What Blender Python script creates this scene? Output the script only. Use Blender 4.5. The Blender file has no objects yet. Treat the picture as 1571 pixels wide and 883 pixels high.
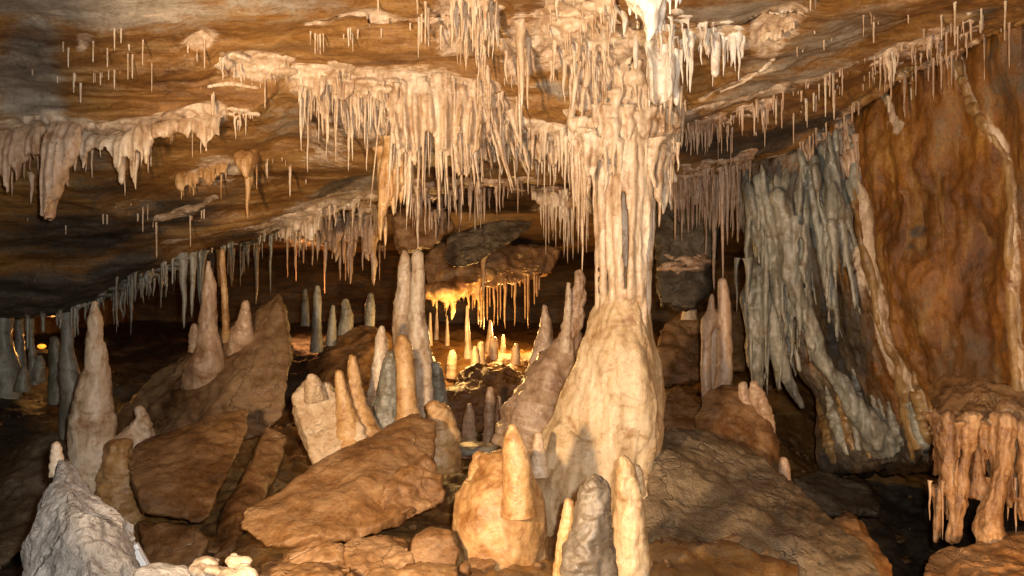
import bpy, bmesh, math, random
import numpy as np
from mathutils import Vector
from mathutils.bvhtree import BVHTree

random.seed(7)
RS = np.random.RandomState(11)
C = bpy.context.scene.collection
SC = bpy.context.scene

# ------------------------------------------------------------------ camera, world, lights, exposure
S = 1.7            # metres per layout unit
F = 1250.0         # focal length in layout pixels (frame 1571 x 883)
CZ = 1.5           # eye height

def P(px, py, Y):
    """pixel + distance (layout units) -> a point of the cave in metres"""
    return np.array([(px - 785.5) / F * Y * S, Y * S, CZ - (py - 441.5) / F * Y * S])

cam_d = bpy.data.cameras.new('camera')
cam_d.sensor_width = 36.0
cam_d.lens = 36.0 * F / 1571.0
cam_d.clip_start = 0.05
cam_d.clip_end = 200
cam = bpy.data.objects.new('camera', cam_d)
cam.location = (0, 0, CZ)
cam.rotation_euler = (math.radians(90), 0, 0)
C.objects.link(cam)
SC.camera = cam

w = bpy.data.worlds.new('World')
SC.world = w
w.use_nodes = True
nt = w.node_tree
bg = nt.nodes['Background']
sky = nt.nodes.new('ShaderNodeTexSky')
sky.sky_type = 'NISHITA'
sky.sun_disc = False
sky.sun_elevation = math.radians(2)
nt.links.new(sky.outputs[0], bg.inputs[0])
bg.inputs[1].default_value = 0.0008      # underground: next to no daylight

vs = SC.view_settings
vs.view_transform = 'Standard'
vs.look = 'None'
vs.exposure = 0.0
vs.gamma = 1.0
vs.use_curve_mapping = False
SC.cycles.max_bounces = 6
SC.cycles.diffuse_bounces = 4
SC.cycles.sample_clamp_indirect = 4.0

def lamp(name, kind, loc, energy, col, radius=0.05, aim=None, cone=120, blend=0.6):
    d = bpy.data.lights.new(name, kind)
    d.energy = energy
    d.color = col
    d.shadow_soft_size = radius
    if kind == 'SPOT':
        d.spot_size = math.radians(cone)
        d.spot_blend = blend
    o = bpy.data.objects.new(name, d)
    o.location = loc
    if aim is not None:
        o.rotation_euler = (Vector(aim) - Vector(loc)).to_track_quat('-Z', 'Y').to_euler()
    C.objects.link(o)
    return o

# the visitor's camera flash
lamp('camera_flash', 'POINT', (0.10, -0.02, CZ + 0.09), 560, (1.0, 0.93, 0.83), 0.03)
# warm show-cave floodlight on the visitor path, left of the viewpoint and outside the picture
FLOOD = (-0.86 * S, 0.74 * S, CZ - 0.11 * S)
lamp('flood_light', 'SPOT', FLOOD, 820, (1.0, 0.67, 0.37), 0.10, P(1010, 300, 3.3), 96, 0.40)
# warm lamp low on the right
lamp('niche_light', 'POINT', P(1660, 930, 2.45), 46, (1.0, 0.52, 0.18), 0.05)
# lamp hidden behind the far mound
lamp('far_light', 'POINT', P(703, 510, 5.45), 50, (1.0, 0.58, 0.18), 0.12)
lamp('far_light', 'POINT', P(775, 500, 6.3), 60, (1.0, 0.54, 0.16), 0.1)  # added lamp, spreads the amber glow over the back straws and wall
lamp('far_passage_light', 'POINT', P(470, 455, 7.4), 24, (1.0, 0.36, 0.10), 0.05)
# small orange lamp far on the left
lamp('passage_light', 'POINT', P(80, 520, 5.6), 5, (1.0, 0.45, 0.10), 0.03)

# ------------------------------------------------------------------ noise (numpy gradient noise)
_perm = RS.permutation(256)
_perm = np.concatenate([_perm, _perm, _perm])
_g = np.array([[1,1,0],[-1,1,0],[1,-1,0],[-1,-1,0],[1,0,1],[-1,0,1],[1,0,-1],[-1,0,-1],
               [0,1,1],[0,-1,1],[0,1,-1],[0,-1,-1],[1,1,0],[-1,1,0],[0,-1,1],[0,-1,-1]], float)

def perlin(p):
    p = np.asarray(p, float)
    i = np.floor(p).astype(int)
    f = p - i
    i &= 255
    u = f * f * f * (f * (f * 6 - 15) + 10)
    out = 0
    for dx in (0, 1):
        for dy in (0, 1):
            for dz in (0, 1):
                h = _perm[_perm[_perm[i[:, 0] + dx] + i[:, 1] + dy] + i[:, 2] + dz] & 15
                g = _g[h]
                d = g[:, 0] * (f[:, 0] - dx) + g[:, 1] * (f[:, 1] - dy) + g[:, 2] * (f[:, 2] - dz)
                wx = u[:, 0] if dx else 1 - u[:, 0]
                wy = u[:, 1] if dy else 1 - u[:, 1]
                wz = u[:, 2] if dz else 1 - u[:, 2]
                out = out + d * wx * wy * wz
    return out

def fbm(p, octv=4, gain=0.5, lac=2.03):
    p = np.asarray(p, float)
    a, s, t = 1.0, 0, 0
    for _ in range(octv):
        s = s + a * perlin(p)
        t += a
        p = p * lac + 17.3
        a *= gain
    return s / t * 1.6

def ridged(p, octv=4, gain=0.5):
    p = np.asarray(p, float)
    a, s, t = 1.0, 0, 0
    for _ in range(octv):
        s = s + a * (1 - np.abs(perlin(p)) * 2)
        t += a
        p = p * 2.03 + 9.1
        a *= gain
    return s / t

# ------------------------------------------------------------------ mesh helpers
def mesh_np(name, verts, faces, smooth=True):
    """faces: (n,4) or (n,3) int array, or a list of such arrays"""
    me = bpy.data.meshes.new(name)
    verts = np.asarray(verts, np.float32)
    if not isinstance(faces, list):
        faces = [faces]
    me.vertices.add(len(verts))
    me.vertices.foreach_set('co', verts.ravel())
    lv, ls, lt = [], [], []
    start = 0
    for f in faces:
        f = np.asarray(f, np.int32)
        if len(f) == 0:
            continue
        k = f.shape[1]
        lv.append(f.ravel())
        ls.append(start + np.arange(len(f)) * k)
        lt.append(np.full(len(f), k))
        start += f.size
    lv = np.concatenate(lv).astype(np.int32)
    ls = np.concatenate(ls).astype(np.int32)
    lt = np.concatenate(lt).astype(np.int32)
    me.loops.add(len(lv))
    me.loops.foreach_set('vertex_index', lv)
    me.polygons.add(len(ls))
    me.polygons.foreach_set('loop_start', ls)
    me.polygons.foreach_set('loop_total', lt)
    me.update(calc_edges=True)
    me.validate()
    if smooth:
        me.polygons.foreach_set('use_smooth', np.ones(len(me.polygons), bool))
    return me

def link(name, me, mat=None, parent=None):
    o = bpy.data.objects.new(name, me)
    if mat and me and not me.materials:
        me.materials.append(mat)
    C.objects.link(o)
    if parent:
        o.parent = parent
    return o

def tag(o, label, cat, group=None, kind='thing'):
    o['label'] = label
    o['category'] = cat
    o['kind'] = kind
    if group:
        o['group'] = group
    return o

def structure(o):
    o['kind'] = 'structure'
    return o

def empty(name, loc=(0, 0, 0)):
    o = bpy.data.objects.new(name, None)
    o.empty_display_size = 0.05
    o.location = loc
    C.objects.link(o)
    return o

def grid_faces(nu, nv):
    a = np.arange(nu * nv).reshape(nu, nv)
    return np.stack([a[:-1, :-1], a[1:, :-1], a[1:, 1:], a[:-1, 1:]], -1).reshape(-1, 4)

def normals(me):
    n = np.zeros(len(me.vertices) * 3, np.float32)
    me.vertex_normals.foreach_get('vector', n)
    return n.reshape(-1, 3)

def coords(me):
    c = np.zeros(len(me.vertices) * 3, np.float32)
    me.vertices.foreach_get('co', c)
    return c.reshape(-1, 3).astype(float)

def set_coords(me, c):
    me.vertices.foreach_set('co', np.asarray(c, np.float32).ravel())
    me.update()

def tube(path, radii, n=12, rough=0.0, nscale=6.0, flute=0.0, cap=True, seed=0.0):
    """round section swept along a path; returns (verts, [faces])"""
    path = np.asarray(path, float)
    radii = np.asarray(radii, float)
    m = len(path)
    t = np.gradient(path, axis=0)
    t /= np.linalg.norm(t, axis=1)[:, None] + 1e-9
    ref = np.array([0, 1.0, 0.05])
    a = np.cross(t, ref)
    a /= np.linalg.norm(a, axis=1)[:, None] + 1e-9
    b = np.cross(t, a)
    th = np.linspace(0, 2 * np.pi, n, endpoint=False)
    ring = np.cos(th)[None, :, None] * a[:, None, :] + np.sin(th)[None, :, None] * b[:, None, :]
    r = radii[:, None] * np.ones(n)
    pos = path[:, None, :] + ring * r[..., None]
    if rough or flute:
        q = pos.reshape(-1, 3) * nscale + seed * 13.7
        d = 0
        if rough:
            d = d + rough * fbm(q, 3)
        if flute:
            q2 = pos.reshape(-1, 3) * np.array([nscale * 3, nscale * 3, nscale * 0.35]) + seed * 5.1
            d = d + flute * fbm(q2, 2)
        r = r * (1 + d.reshape(m, n))
        pos = path[:, None, :] + ring * r[..., None]
    v = pos.reshape(-1, 3)
    idx = np.arange(m * n).reshape(m, n)
    nx = np.roll(idx, -1, axis=1)
    f = np.stack([idx[:-1], nx[:-1], nx[1:], idx[1:]], -1).reshape(-1, 4)
    tri = []
    if cap:
        v = np.vstack([v, path[0], path[-1]])
        c0, c1 = m * n, m * n + 1
        tri.append(np.stack([np.full(n, c0), nx[0], idx[0]], -1))
        tri.append(np.stack([np.full(n, c1), idx[-1], nx[-1]], -1))
    return v, [f] + tri

def merge(parts):
    vs_, fs_, off = [], [], 0
    for v, f in parts:
        vs_.append(v)
        for x in (f if isinstance(f, list) else [f]):
            fs_.append(np.asarray(x) + off)
        off += len(v)
    return np.vstack(vs_), fs_

def remesh(me, voxel, smooth_it=4, fac=0.5):
    """fuse overlapping pieces into one continuous skin"""
    o = bpy.data.objects.new('work', me)
    C.objects.link(o)
    m = o.modifiers.new('r', 'REMESH')
    m.mode = 'VOXEL'
    m.voxel_size = voxel
    if smooth_it:
        s = o.modifiers.new('s', 'SMOOTH')
        s.iterations = smooth_it
        s.factor = fac
    dg = bpy.context.evaluated_depsgraph_get()
    dg.update()
    me2 = bpy.data.meshes.new_from_object(o.evaluated_get(dg))
    bpy.data.objects.remove(o)
    bpy.data.meshes.remove(me)
    me2.polygons.foreach_set('use_smooth', np.ones(len(me2.polygons), bool))
    return me2

def displace(me, layers):
    """layers: (amp, freq, octaves, stretch xyz, kind)"""
    for amp, fr, oc, st, kind in layers:
        c = coords(me)
        n = normals(me)
        q = c * fr * np.array(st) + amp * 91.7
        d = fbm(q, oc) if kind == 'f' else (ridged(q, oc) - 0.6)
        set_coords(me, c + n * (amp * d)[:, None])
    return me

# ------------------------------------------------------------------ materials
def new_mat(name):
    m = bpy.data.materials.new(name)
    m.use_nodes = True
    t = m.node_tree
    return m, t, t.nodes['Principled BSDF']

def N(t, kind, **kw):
    n = t.nodes.new(kind)
    for k, v in kw.items():
        setattr(n, k, v)
    return n

def ramp(t, fac, stops):
    r = N(t, 'ShaderNodeValToRGB')
    e = r.color_ramp.elements
    while len(e) < len(stops):
        e.new(0.5)
    for i, (p, c) in enumerate(stops):
        e[i].position = p
        e[i].color = (*c, 1)
    t.links.new(fac, r.inputs[0])
    return r.outputs[0]

def noise(t, vec, scale, detail=6, rough=0.6, dist=0.0):
    n = N(t, 'ShaderNodeTexNoise')
    n.inputs['Scale'].default_value = scale
    n.inputs['Detail'].default_value = detail
    n.inputs['Roughness'].default_value = rough
    n.inputs['Distortion'].default_value = dist
    t.links.new(vec, n.inputs['Vector'])
    return n.outputs[0]

def mapping(t, scale, rot=(0, 0, 0)):
    g = N(t, 'ShaderNodeNewGeometry')
    m = N(t, 'ShaderNodeMapping')
    m.inputs['Scale'].default_value = scale
    m.inputs['Rotation'].default_value = rot
    t.links.new(g.outputs['Position'], m.inputs['Vector'])
    return m.outputs[0]

def mix(t, fac, a, b, mode='MIX'):
    n = N(t, 'ShaderNodeMix', data_type='RGBA', blend_type=mode)
    for sock, v in ((n.inputs[0], fac), (n.inputs[6], a), (n.inputs[7], b)):
        if isinstance(v, (int, float)):
            sock.default_value = v
        elif isinstance(v, tuple):
            sock.default_value = (*v, 1)
        else:
            t.links.new(v, sock)
    return n.outputs[2]

def mth(t, op, a, b=None):
    n = N(t, 'ShaderNodeMath', operation=op)
    for i, v in enumerate((a, b)):
        if v is None:
            continue
        if isinstance(v, (int, float)):
            n.inputs[i].default_value = v
        else:
            t.links.new(v, n.inputs[i])
    return n.outputs[0]

def finish(t, b, col, height, rough=(0.35, 0.7), bump=0.5, dist=0.03, spec=0.5):
    t.links.new(col, b.inputs['Base Color'])
    v = mapping(t, (1, 1, 1))
    rn = noise(t, v, 9, 4, 0.7)
    mr = N(t, 'ShaderNodeMapRange')
    mr.inputs[1].default_value = 0.3
    mr.inputs[2].default_value = 0.7
    mr.inputs[3].default_value = rough[0]
    mr.inputs[4].default_value = rough[1]
    t.links.new(rn, mr.inputs[0])
    t.links.new(mr.outputs[0], b.inputs['Roughness'])
    b.inputs['Specular IOR Level'].default_value = spec
    bp = N(t, 'ShaderNodeBump')
    bp.inputs['Strength'].default_value = bump
    bp.inputs['Distance'].default_value = dist
    t.links.new(height, bp.inputs['Height'])
    t.links.new(bp.outputs[0], b.inputs['Normal'])
    if rough[0] < 0.5:                       # film of water
        b.inputs['Coat Weight'].default_value = 0.28
        b.inputs['Coat Roughness'].default_value = 0.16
        t.links.new(bp.outputs[0], b.inputs['Coat Normal'])

def calcite(name, lo, mid, hi, flow=True, rough=(0.14, 0.52), bump=0.6, sss=0.14):
    """dripstone: pale, banded, streaked downwards by running water"""
    m, t, b = new_mat(name)
    v1 = mapping(t, (5, 5, 0.9) if flow else (2.5, 2.5, 2.5))
    v2 = mapping(t, (1, 1, 1))
    n1 = noise(t, v1, 2.2, 6, 0.65, 0.6)
    n2 = noise(t, v2, 1.7, 5, 0.6)
    n3 = noise(t, v2, 26, 6, 0.7)
    f = mth(t, 'ADD', mth(t, 'MULTIPLY', n1, 0.55), mth(t, 'MULTIPLY', n2, 0.45))
    col = ramp(t, f, [(0.36, lo), (0.5, mid), (0.62, hi)])
    spots = ramp(t, n3, [(0.38, (0.62, 0.5, 0.4)), (0.5, (1, 1, 1))])
    col = mix(t, 0.45, col, mix(t, 1.0, col, spots, 'MULTIPLY'))
    n5 = noise(t, v2, 4.5, 7, 0.7, 1.2)
    stain = ramp(t, n5, [(0.36, (0.52, 0.36, 0.22)), (0.48, (1, 1, 1)), (0.62, (1, 1, 1)), (0.72, (1.12, 1.1, 1.1))])
    col = mix(t, 0.75, col, mix(t, 1.0, col, stain, 'MULTIPLY'))
    h = mth(t, 'ADD', mth(t, 'MULTIPLY', n1, 0.6), mth(t, 'MULTIPLY', n3, 0.45))
    finish(t, b, col, h, rough, bump, 0.025, 0.5)
    b.inputs['Subsurface Weight'].default_value = sss
    b.inputs['Subsurface Radius'].default_value = (1.0, 0.55, 0.25)
    b.inputs['Subsurface Scale'].default_value = 0.03
    return m

def rock(name, dark, mid, light, scale=1.5, rough=(0.25, 0.62), bump=0.55, dist=0.035, stretch=(1, 1, 1), rot=(0, 0, 0), spec=0.4):
    m, t, b = new_mat(name)
    v = mapping(t, stretch, rot)
    v2 = mapping(t, (1, 1, 1))
    n1 = noise(t, v, scale, 8, 0.65, 0.8)
    n2 = noise(t, v, scale * 7, 8, 0.7, 0.4)
    n3 = noise(t, v2, 45, 5, 0.7)
    f = mth(t, 'ADD', mth(t, 'MULTIPLY', n1, 0.6), mth(t, 'MULTIPLY', n2, 0.4))
    col = ramp(t, f, [(0.36, dark), (0.5, mid), (0.64, light)])
    grit = ramp(t, n3, [(0.36, (0.45, 0.4, 0.36)), (0.52, (1, 1, 1)), (0.7, (1.15, 1.1, 1.05))])
    col = mix(t, 0.5, col, mix(t, 1.0, col, grit, 'MULTIPLY'))
    g = N(t, 'ShaderNodeNewGeometry')
    sx = N(t, 'ShaderNodeSeparateXYZ')
    t.links.new(g.outputs['Normal'], sx.inputs[0])
    n6 = noise(t, v2, 2.4, 6, 0.7, 0.6)
    film = mth(t, 'MULTIPLY', ramp(t, sx.outputs[2], [(0.15, (0, 0, 0)), (0.7, (1, 1, 1))]), ramp(t, n6, [(0.45, (0, 0, 0)), (0.6, (1, 1, 1))]))
    col = mix(t, mth(t, 'MULTIPLY', film, 0.55), col, tuple(min(1, x * 1.25 + .05) for x in light))
    vo = N(t, 'ShaderNodeTexVoronoi', feature='DISTANCE_TO_EDGE')
    vo.inputs['Scale'].default_value = 1.7
    wv = N(t, 'ShaderNodeVectorMath', operation='ADD')
    nn = N(t, 'ShaderNodeTexNoise')
    nn.inputs['Scale'].default_value = 2.5
    nn.inputs['Detail'].default_value = 6
    t.links.new(v2, nn.inputs['Vector'])
    t.links.new(v2, wv.inputs[0])
    t.links.new(nn.outputs['Color'], wv.inputs[1])
    t.links.new(wv.outputs[0], vo.inputs['Vector'])
    crack = ramp(t, vo.outputs['Distance'], [(0.0, (0, 0, 0)), (0.03, (1, 1, 1))])
    crack = mix(t, ramp(t, n6, [(0.44, (0, 0, 0)), (0.58, (1, 1, 1))]), (1, 1, 1), crack)
    col = mix(t, 0.30, col, mix(t, 1.0, col, crack, 'MULTIPLY'))
    h = mth(t, 'ADD', n2, mth(t, 'MULTIPLY', n3, 0.35))
    h = mth(t, 'ADD', h, mth(t, 'MULTIPLY', crack, 0.5))
    finish(t, b, col, h, rough, bump, dist, spec)
    return m

def shell_mat(name, ms=(0.55, 1.5, 2.2), st=(0.35, 3.2, 5.0), pal=((0.10, 0.042, 0.011), (0.24, 0.112, 0.026), (0.36, 0.185, 0.050), (0.48, 0.31, 0.13)), tan=(0.50, 0.34, 0.17)):
    """cave roof and walls: brown clay-stained rock, grey bare rock, cream crust; amounts read from attributes"""
    m, t, b = new_mat(name)
    v = mapping(t, ms)
    v2 = mapping(t, (1, 1, 1))
    n1 = noise(t, v, 1.3, 8, 0.62, 0.9)
    n2 = noise(t, v, 8, 8, 0.72, 0.5)
    n3 = noise(t, v2, 40, 6, 0.72)
    f = mth(t, 'ADD', mth(t, 'MULTIPLY', n1, 0.6), mth(t, 'MULTIPLY', n2, 0.4))
    brown = ramp(t, f, [(p_, c_) for p_, c_ in zip((0.34, 0.46, 0.55, 0.66), pal)])
    vs_ = mapping(t, st, (0, 0.12, 0))
    n5 = noise(t, vs_, 2.6, 7, 0.7, 0.8)
    brown = mix(t, mth(t, 'MULTIPLY', ramp(t, n5, [(0.52, (0, 0, 0)), (0.66, (1, 1, 1))]), 0.65), brown, tan)
    brown = mix(t, mth(t, 'MULTIPLY', ramp(t, n5, [(0.30, (1, 1, 1)), (0.42, (0, 0, 0))]), 0.4), brown, (0.07, 0.04, 0.022))
    grey = ramp(t, f, [(0.36, (0.12, 0.09, 0.07)), (0.5, (0.30, 0.25, 0.19)), (0.64, (0.47, 0.42, 0.35))])
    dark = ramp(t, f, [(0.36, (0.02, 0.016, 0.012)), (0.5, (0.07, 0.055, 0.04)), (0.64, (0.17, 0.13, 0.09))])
    vf = mapping(t, (5, 5, 1.0))
    n4 = noise(t, vf, 2.5, 6, 0.65, 0.7)
    crust = ramp(t, n4, [(0.34, (0.40, 0.26, 0.15)), (0.48, (0.66, 0.50, 0.35)), (0.62, (0.78, 0.66, 0.52))])
    at = N(t, 'ShaderNodeAttribute', attribute_name='mask')
    sp = N(t, 'ShaderNodeSeparateColor')
    t.links.new(at.outputs['Color'], sp.inputs[0])
    def soft(ch, lo, hi):
        k = mth(t, 'ADD', ch, mth(t, 'MULTIPLY', mth(t, 'SUBTRACT', n2, 0.5), 1.6))
        r = N(t, 'ShaderNodeMapRange')
        r.inputs[1].default_value = lo
        r.inputs[2].default_value = hi
        t.links.new(k, r.inputs[0])
        return r.outputs[0]
    col = mix(t, soft(sp.outputs[1], 0.3, 0.75), brown, grey)
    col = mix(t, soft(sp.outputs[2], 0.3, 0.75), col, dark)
    col = mix(t, soft(sp.outputs[0], 0.38, 0.62), col, crust)
    grit = ramp(t, n3, [(0.36, (0.5, 0.42, 0.36)), (0.52, (1, 1, 1)), (0.7, (1.15, 1.1, 1.05))])
    col = mix(t, 0.55, col, mix(t, 1.0, col, grit, 'MULTIPLY'))
    h = mth(t, 'ADD', n2, mth(t, 'MULTIPLY', n3, 0.3))
    finish(t, b, col, h, (0.30, 0.66), 0.55, 0.04, 0.45)
    return m

M_SHELL = shell_mat('cave_rock')
M_WALL = shell_mat('orange_wall_rock', (1.3, 1.3, .7), (3.0, 3.0, .45), ((0.05, 0.018, 0.004), (0.165, 0.062, 0.010), (0.30, 0.122, 0.020), (0.44, 0.24, 0.05)), (0.36, 0.21, 0.06))
M_CREAM = calcite('cream_calcite', (0.48, 0.33, 0.19), (0.72, 0.57, 0.41), (0.82, 0.73, 0.59))
M_PALE = calcite('pale_calcite', (0.66, 0.58, 0.48), (0.80, 0.74, 0.65), (0.86, 0.82, 0.76))
M_PEACH = calcite('peach_calcite', (0.34, 0.21, 0.12), (0.58, 0.41, 0.28), (0.72, 0.56, 0.42))
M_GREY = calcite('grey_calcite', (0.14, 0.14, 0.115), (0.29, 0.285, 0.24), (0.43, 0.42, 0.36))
M_WET = calcite('wet_grey_calcite', (0.095, 0.075, 0.055), (0.165, 0.135, 0.10), (0.24, 0.20, 0.16), False, (0.10, 0.32), 0.7)  # wet gloss; its dark grey also stands in for shade from the flood
M_GOLD = calcite('golden_calcite', (0.34, 0.16, 0.05), (0.60, 0.37, 0.16), (0.74, 0.54, 0.31), False, (0.18, 0.5), 0.7)
M_MOUND = calcite('mound_calcite', (0.44, 0.29, 0.14), (0.67, 0.51, 0.31), (0.78, 0.65, 0.46), True, (0.25, 0.6), 0.7)
M_ORANGE = rock('orange_rock', (0.11, 0.047, 0.015), (0.275, 0.138, 0.050), (0.42, 0.26, 0.125), 1.8, (0.25, 0.6))
M_BROWN = rock('brown_rock', (0.06, 0.027, 0.010), (0.18, 0.085, 0.028), (0.32, 0.18, 0.07), 1.6, (0.28, 0.65))
M_STONE = rock('grey_stone', (0.32, 0.30, 0.285), (0.46, 0.44, 0.42), (0.58, 0.56, 0.54), 2.2, (0.6, 0.9), 1.0, 0.035)
M_DARK = rock('dark_rock', (0.03, 0.023, 0.015), (0.085, 0.064, 0.04), (0.17, 0.135, 0.09), 1.7)
M_OLIVE = rock('olive_rock', (0.075, 0.048, 0.022), (0.20, 0.14, 0.075), (0.35, 0.265, 0.165), 1.4, (0.4, 0.75), 0.9, 0.05, (1.5, 1.5, 0.6), (0, 0.5, 0))
M_TAN = rock('tan_rock', (0.075, 0.034, 0.012), (0.20, 0.11, 0.046), (0.34, 0.22, 0.115), 1.5, (0.3, 0.65))
M_SLOPE = rock('slope_rock', (0.022, 0.014, 0.007), (0.052, 0.036, 0.019), (0.085, 0.062, 0.036), 1.3, (0.3, 0.6), 0.35, 0.03, (1.3, 1.3, .7))
M_NICHE = calcite('niche_calcite', (0.16, 0.075, 0.03), (0.40, 0.24, 0.12), (0.64, 0.46, 0.29), True, (0.2, 0.5), 0.8)
M_RIB = calcite('tan_rib_calcite', (0.16, 0.08, 0.025), (0.32, 0.19, 0.07), (0.44, 0.30, 0.14))
M_BLOCK = rock('pale_block_rock', (0.33, 0.19, 0.08), (0.58, 0.42, 0.26), (0.72, 0.60, 0.44), 1.5)

def emissive(name, col, s):
    m, t, b = new_mat(name)
    b.inputs['Emission Color'].default_value = (*col, 1)
    b.inputs['Emission Strength'].default_value = s
    b.inputs['Base Color'].default_value = (*col, 1)
    return m

# ------------------------------------------------------------------ the cave shell
KEYS = np.array([-900, -400, 0, 75, 150, 220, 300, 390, 450, 520, 600, 680, 750, 830, 900, 980, 1050, 1150, 1220, 1300, 1400, 1500, 1571, 1750, 2200, 2700], float)

def row(pts, k=1.0):
    """control row: (px, py, Y) keys resampled on KEYS; k spreads a row that is near the viewer"""
    a = np.array(pts, float)
    py = np.interp(KEYS, a[:, 0], a[:, 1])
    Y = np.interp(KEYS, a[:, 0], a[:, 2])
    return np.array([P(785 + (x - 785) * k, y, yy) for x, y, yy in zip(KEYS, py, Y)])

def catmull(ctrl, ts):
    """Catmull-Rom along axis 0 at parameters ts (0..n-1)"""
    n = len(ctrl)
    i = np.clip(np.floor(ts).astype(int), 0, n - 2)
    t = (ts - i).reshape((-1,) + (1,) * (ctrl.ndim - 1))
    p0 = ctrl[np.clip(i - 1, 0, n - 1)]
    p1, p2 = ctrl[i], ctrl[i + 1]
    p3 = ctrl[np.clip(i + 2, 0, n - 1)]
    ten = 0.35
    m1, m2 = (p2 - p0) * ten, (p3 - p1) * ten
    t2, t3 = t * t, t * t * t
    return (2 * t3 - 3 * t2 + 1) * p1 + (t3 - 2 * t2 + t) * m1 + (-2 * t3 + 3 * t2) * p2 + (t3 - t2) * m2

RC = [(-900,520,4.2),(-400,500,4.3),(0,485,4.3),(100,470,4.3),(200,425,4.35),(300,388,4.4),(430,352,4.4),(520,315,4.4),(600,300,4.3),(750,285,4.3),(900,285,4.3),(1050,282,4.4),(1150,250,4.4),(1220,222,4.3),(1300,166,4.0),(1400,111,3.6),(1571,31,3.1),(2200,-120,2.4),(2700,-160,2.2)]
rows = [
    row([(-900,-3150,.4),(2700,-3150,.4)], 6),
    row([(-900,-400,1.6),(2700,-400,1.6)], 1.8),
    row([(-900,-70,2.3),(0,-70,2.3),(800,-60,2.4),(1350,-90,2.3),(1571,-150,2.2),(2700,-230,1.9)], 1.05),
    row([(-400,60,2.6),(0,42,2.6),(90,58,2.62),(250,48,2.7),(500,35,2.75),(700,20,2.85),(850,15,2.8),(1000,35,2.75),(1180,25,2.7),(1350,5,2.6),(1571,-70,2.5),(2000,-180,2.2)]),
    row([(-400,74,2.72),(0,56,2.74),(90,72,2.75),(250,58,2.78),(500,42,2.8),(700,30,2.87),(850,26,2.82),(1000,48,2.78),(1180,34,2.74),(1350,14,2.64),(1571,-60,2.52),(2000,-172,2.2)]),
    row([(-400,150,2.95),(0,140,2.98),(150,145,3.0),(300,120,3.0),(450,82,3.05),(600,92,3.1),(750,78,3.05),(900,95,2.98),(1050,135,3.1),(1200,90,3.1),(1350,40,3.0),(1571,-30,2.75),(2000,-155,2.3)]),
    row([(-400,212,3.05),(0,196,3.05),(75,183,3.0),(150,198,3.05),(300,172,3.1),(390,170,3.12),(455,105,3.1),(600,115,3.13),(700,118,3.15),(780,128,3.15),(850,180,3.2),(950,200,3.12),(1050,190,3.25),(1200,140,3.3),(1350,80,3.18),(1571,-5,2.85),(2000,-140,2.36)]),
    row([(-400,235,3.35),(0,225,3.35),(150,222,3.38),(300,200,3.35),(390,190,3.25),(455,145,3.2),(600,165,3.2),(700,165,3.2),(780,160,3.25),(850,200,3.3),(950,215,3.25),(1050,205,3.45),(1200,155,3.45),(1350,92,3.28),(1571,2,2.9),(2000,-135,2.38)]),
    row([(-400,330,3.75),(0,310,3.75),(150,312,3.75),(260,285,3.75),(380,262,3.75),(450,225,3.6),(600,240,3.5),(700,240,3.5),(780,225,3.6),(900,235,3.6),(1050,225,3.8),(1150,200,3.9),(1250,160,3.85),(1350,108,3.55),(1571,18,3.0),(2000,-125,2.45)]),
    row([(-400,400,4.1),(0,390,4.1),(150,375,4.05),(260,345,4.05),(380,315,4.05),(450,285,3.95),(600,270,3.95),(700,262,3.95),(780,258,4.0),(900,262,4.0),(1050,258,4.1),(1150,230,4.2),(1250,185,4.1),(1350,122,3.75),(1571,25,3.05),(2000,-115,2.5)]),
    row(RC),
]
last = rows[-1]
r_e = last + np.array([0, 0.55 * S, 0.10 * S])
rows.append(r_e)
hz = lambda h, Y, k=1.0: row([(-900, 441 - F * h / Y, Y), (2700, 441 - F * h / Y, Y)], k)
rows.append(hz(0.36, 6.2))
rows.append(hz(0.36, 7.6))
rows.append(hz(0.34, 9.2))
rows.append(hz(-0.2, 9.7))
rows.append(hz(-1.8, 9.8))
rows = np.array(rows)

def sample_u():
    us = np.interp(np.concatenate([np.linspace(-900, -30, 40)[:-1], np.linspace(-30, 1600, 560), np.linspace(1600, 2700, 40)[1:]]), KEYS, np.arange(len(KEYS)))
    return us

def loft(rws, us, counts):
    A = catmull(rws.transpose(1, 0, 2), us)           # (nu, rows, 3)
    ts = np.concatenate([i + np.linspace(0, 1, c, endpoint=False) for i, c in enumerate(counts)] + [[len(rws) - 1]])
    B = catmull(A.transpose(1, 0, 2), ts)             # (nv, nu, 3)
    return B

def proj(c):
    Y = np.maximum(c[:, 1], 0.05)
    return 785.5 + c[:, 0] / Y * F, 441.5 - (c[:, 2] - CZ) / Y * F

def seg_dist(px, py, line):
    d = np.full(len(px), 1e9)
    for (x0, y0), (x1, y1) in zip(line[:-1], line[1:]):
        vx, vy = x1 - x0, y1 - y0
        t = np.clip(((px - x0) * vx + (py - y0) * vy) / (vx * vx + vy * vy + 1e-9), 0, 1)
        d = np.minimum(d, np.hypot(px - x0 - t * vx, py - y0 - t * vy))
    return d

def blob(px, py, x, y, rx, ry, rot=0.0, s=1.0):
    c, sn = math.cos(rot), math.sin(rot)
    dx, dy = px - x, py - y
    a, b = (dx * c + dy * sn) / rx, (-dx * sn + dy * c) / ry
    return s * np.clip(1.35 - np.sqrt(a * a + b * b), 0, 1)

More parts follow.
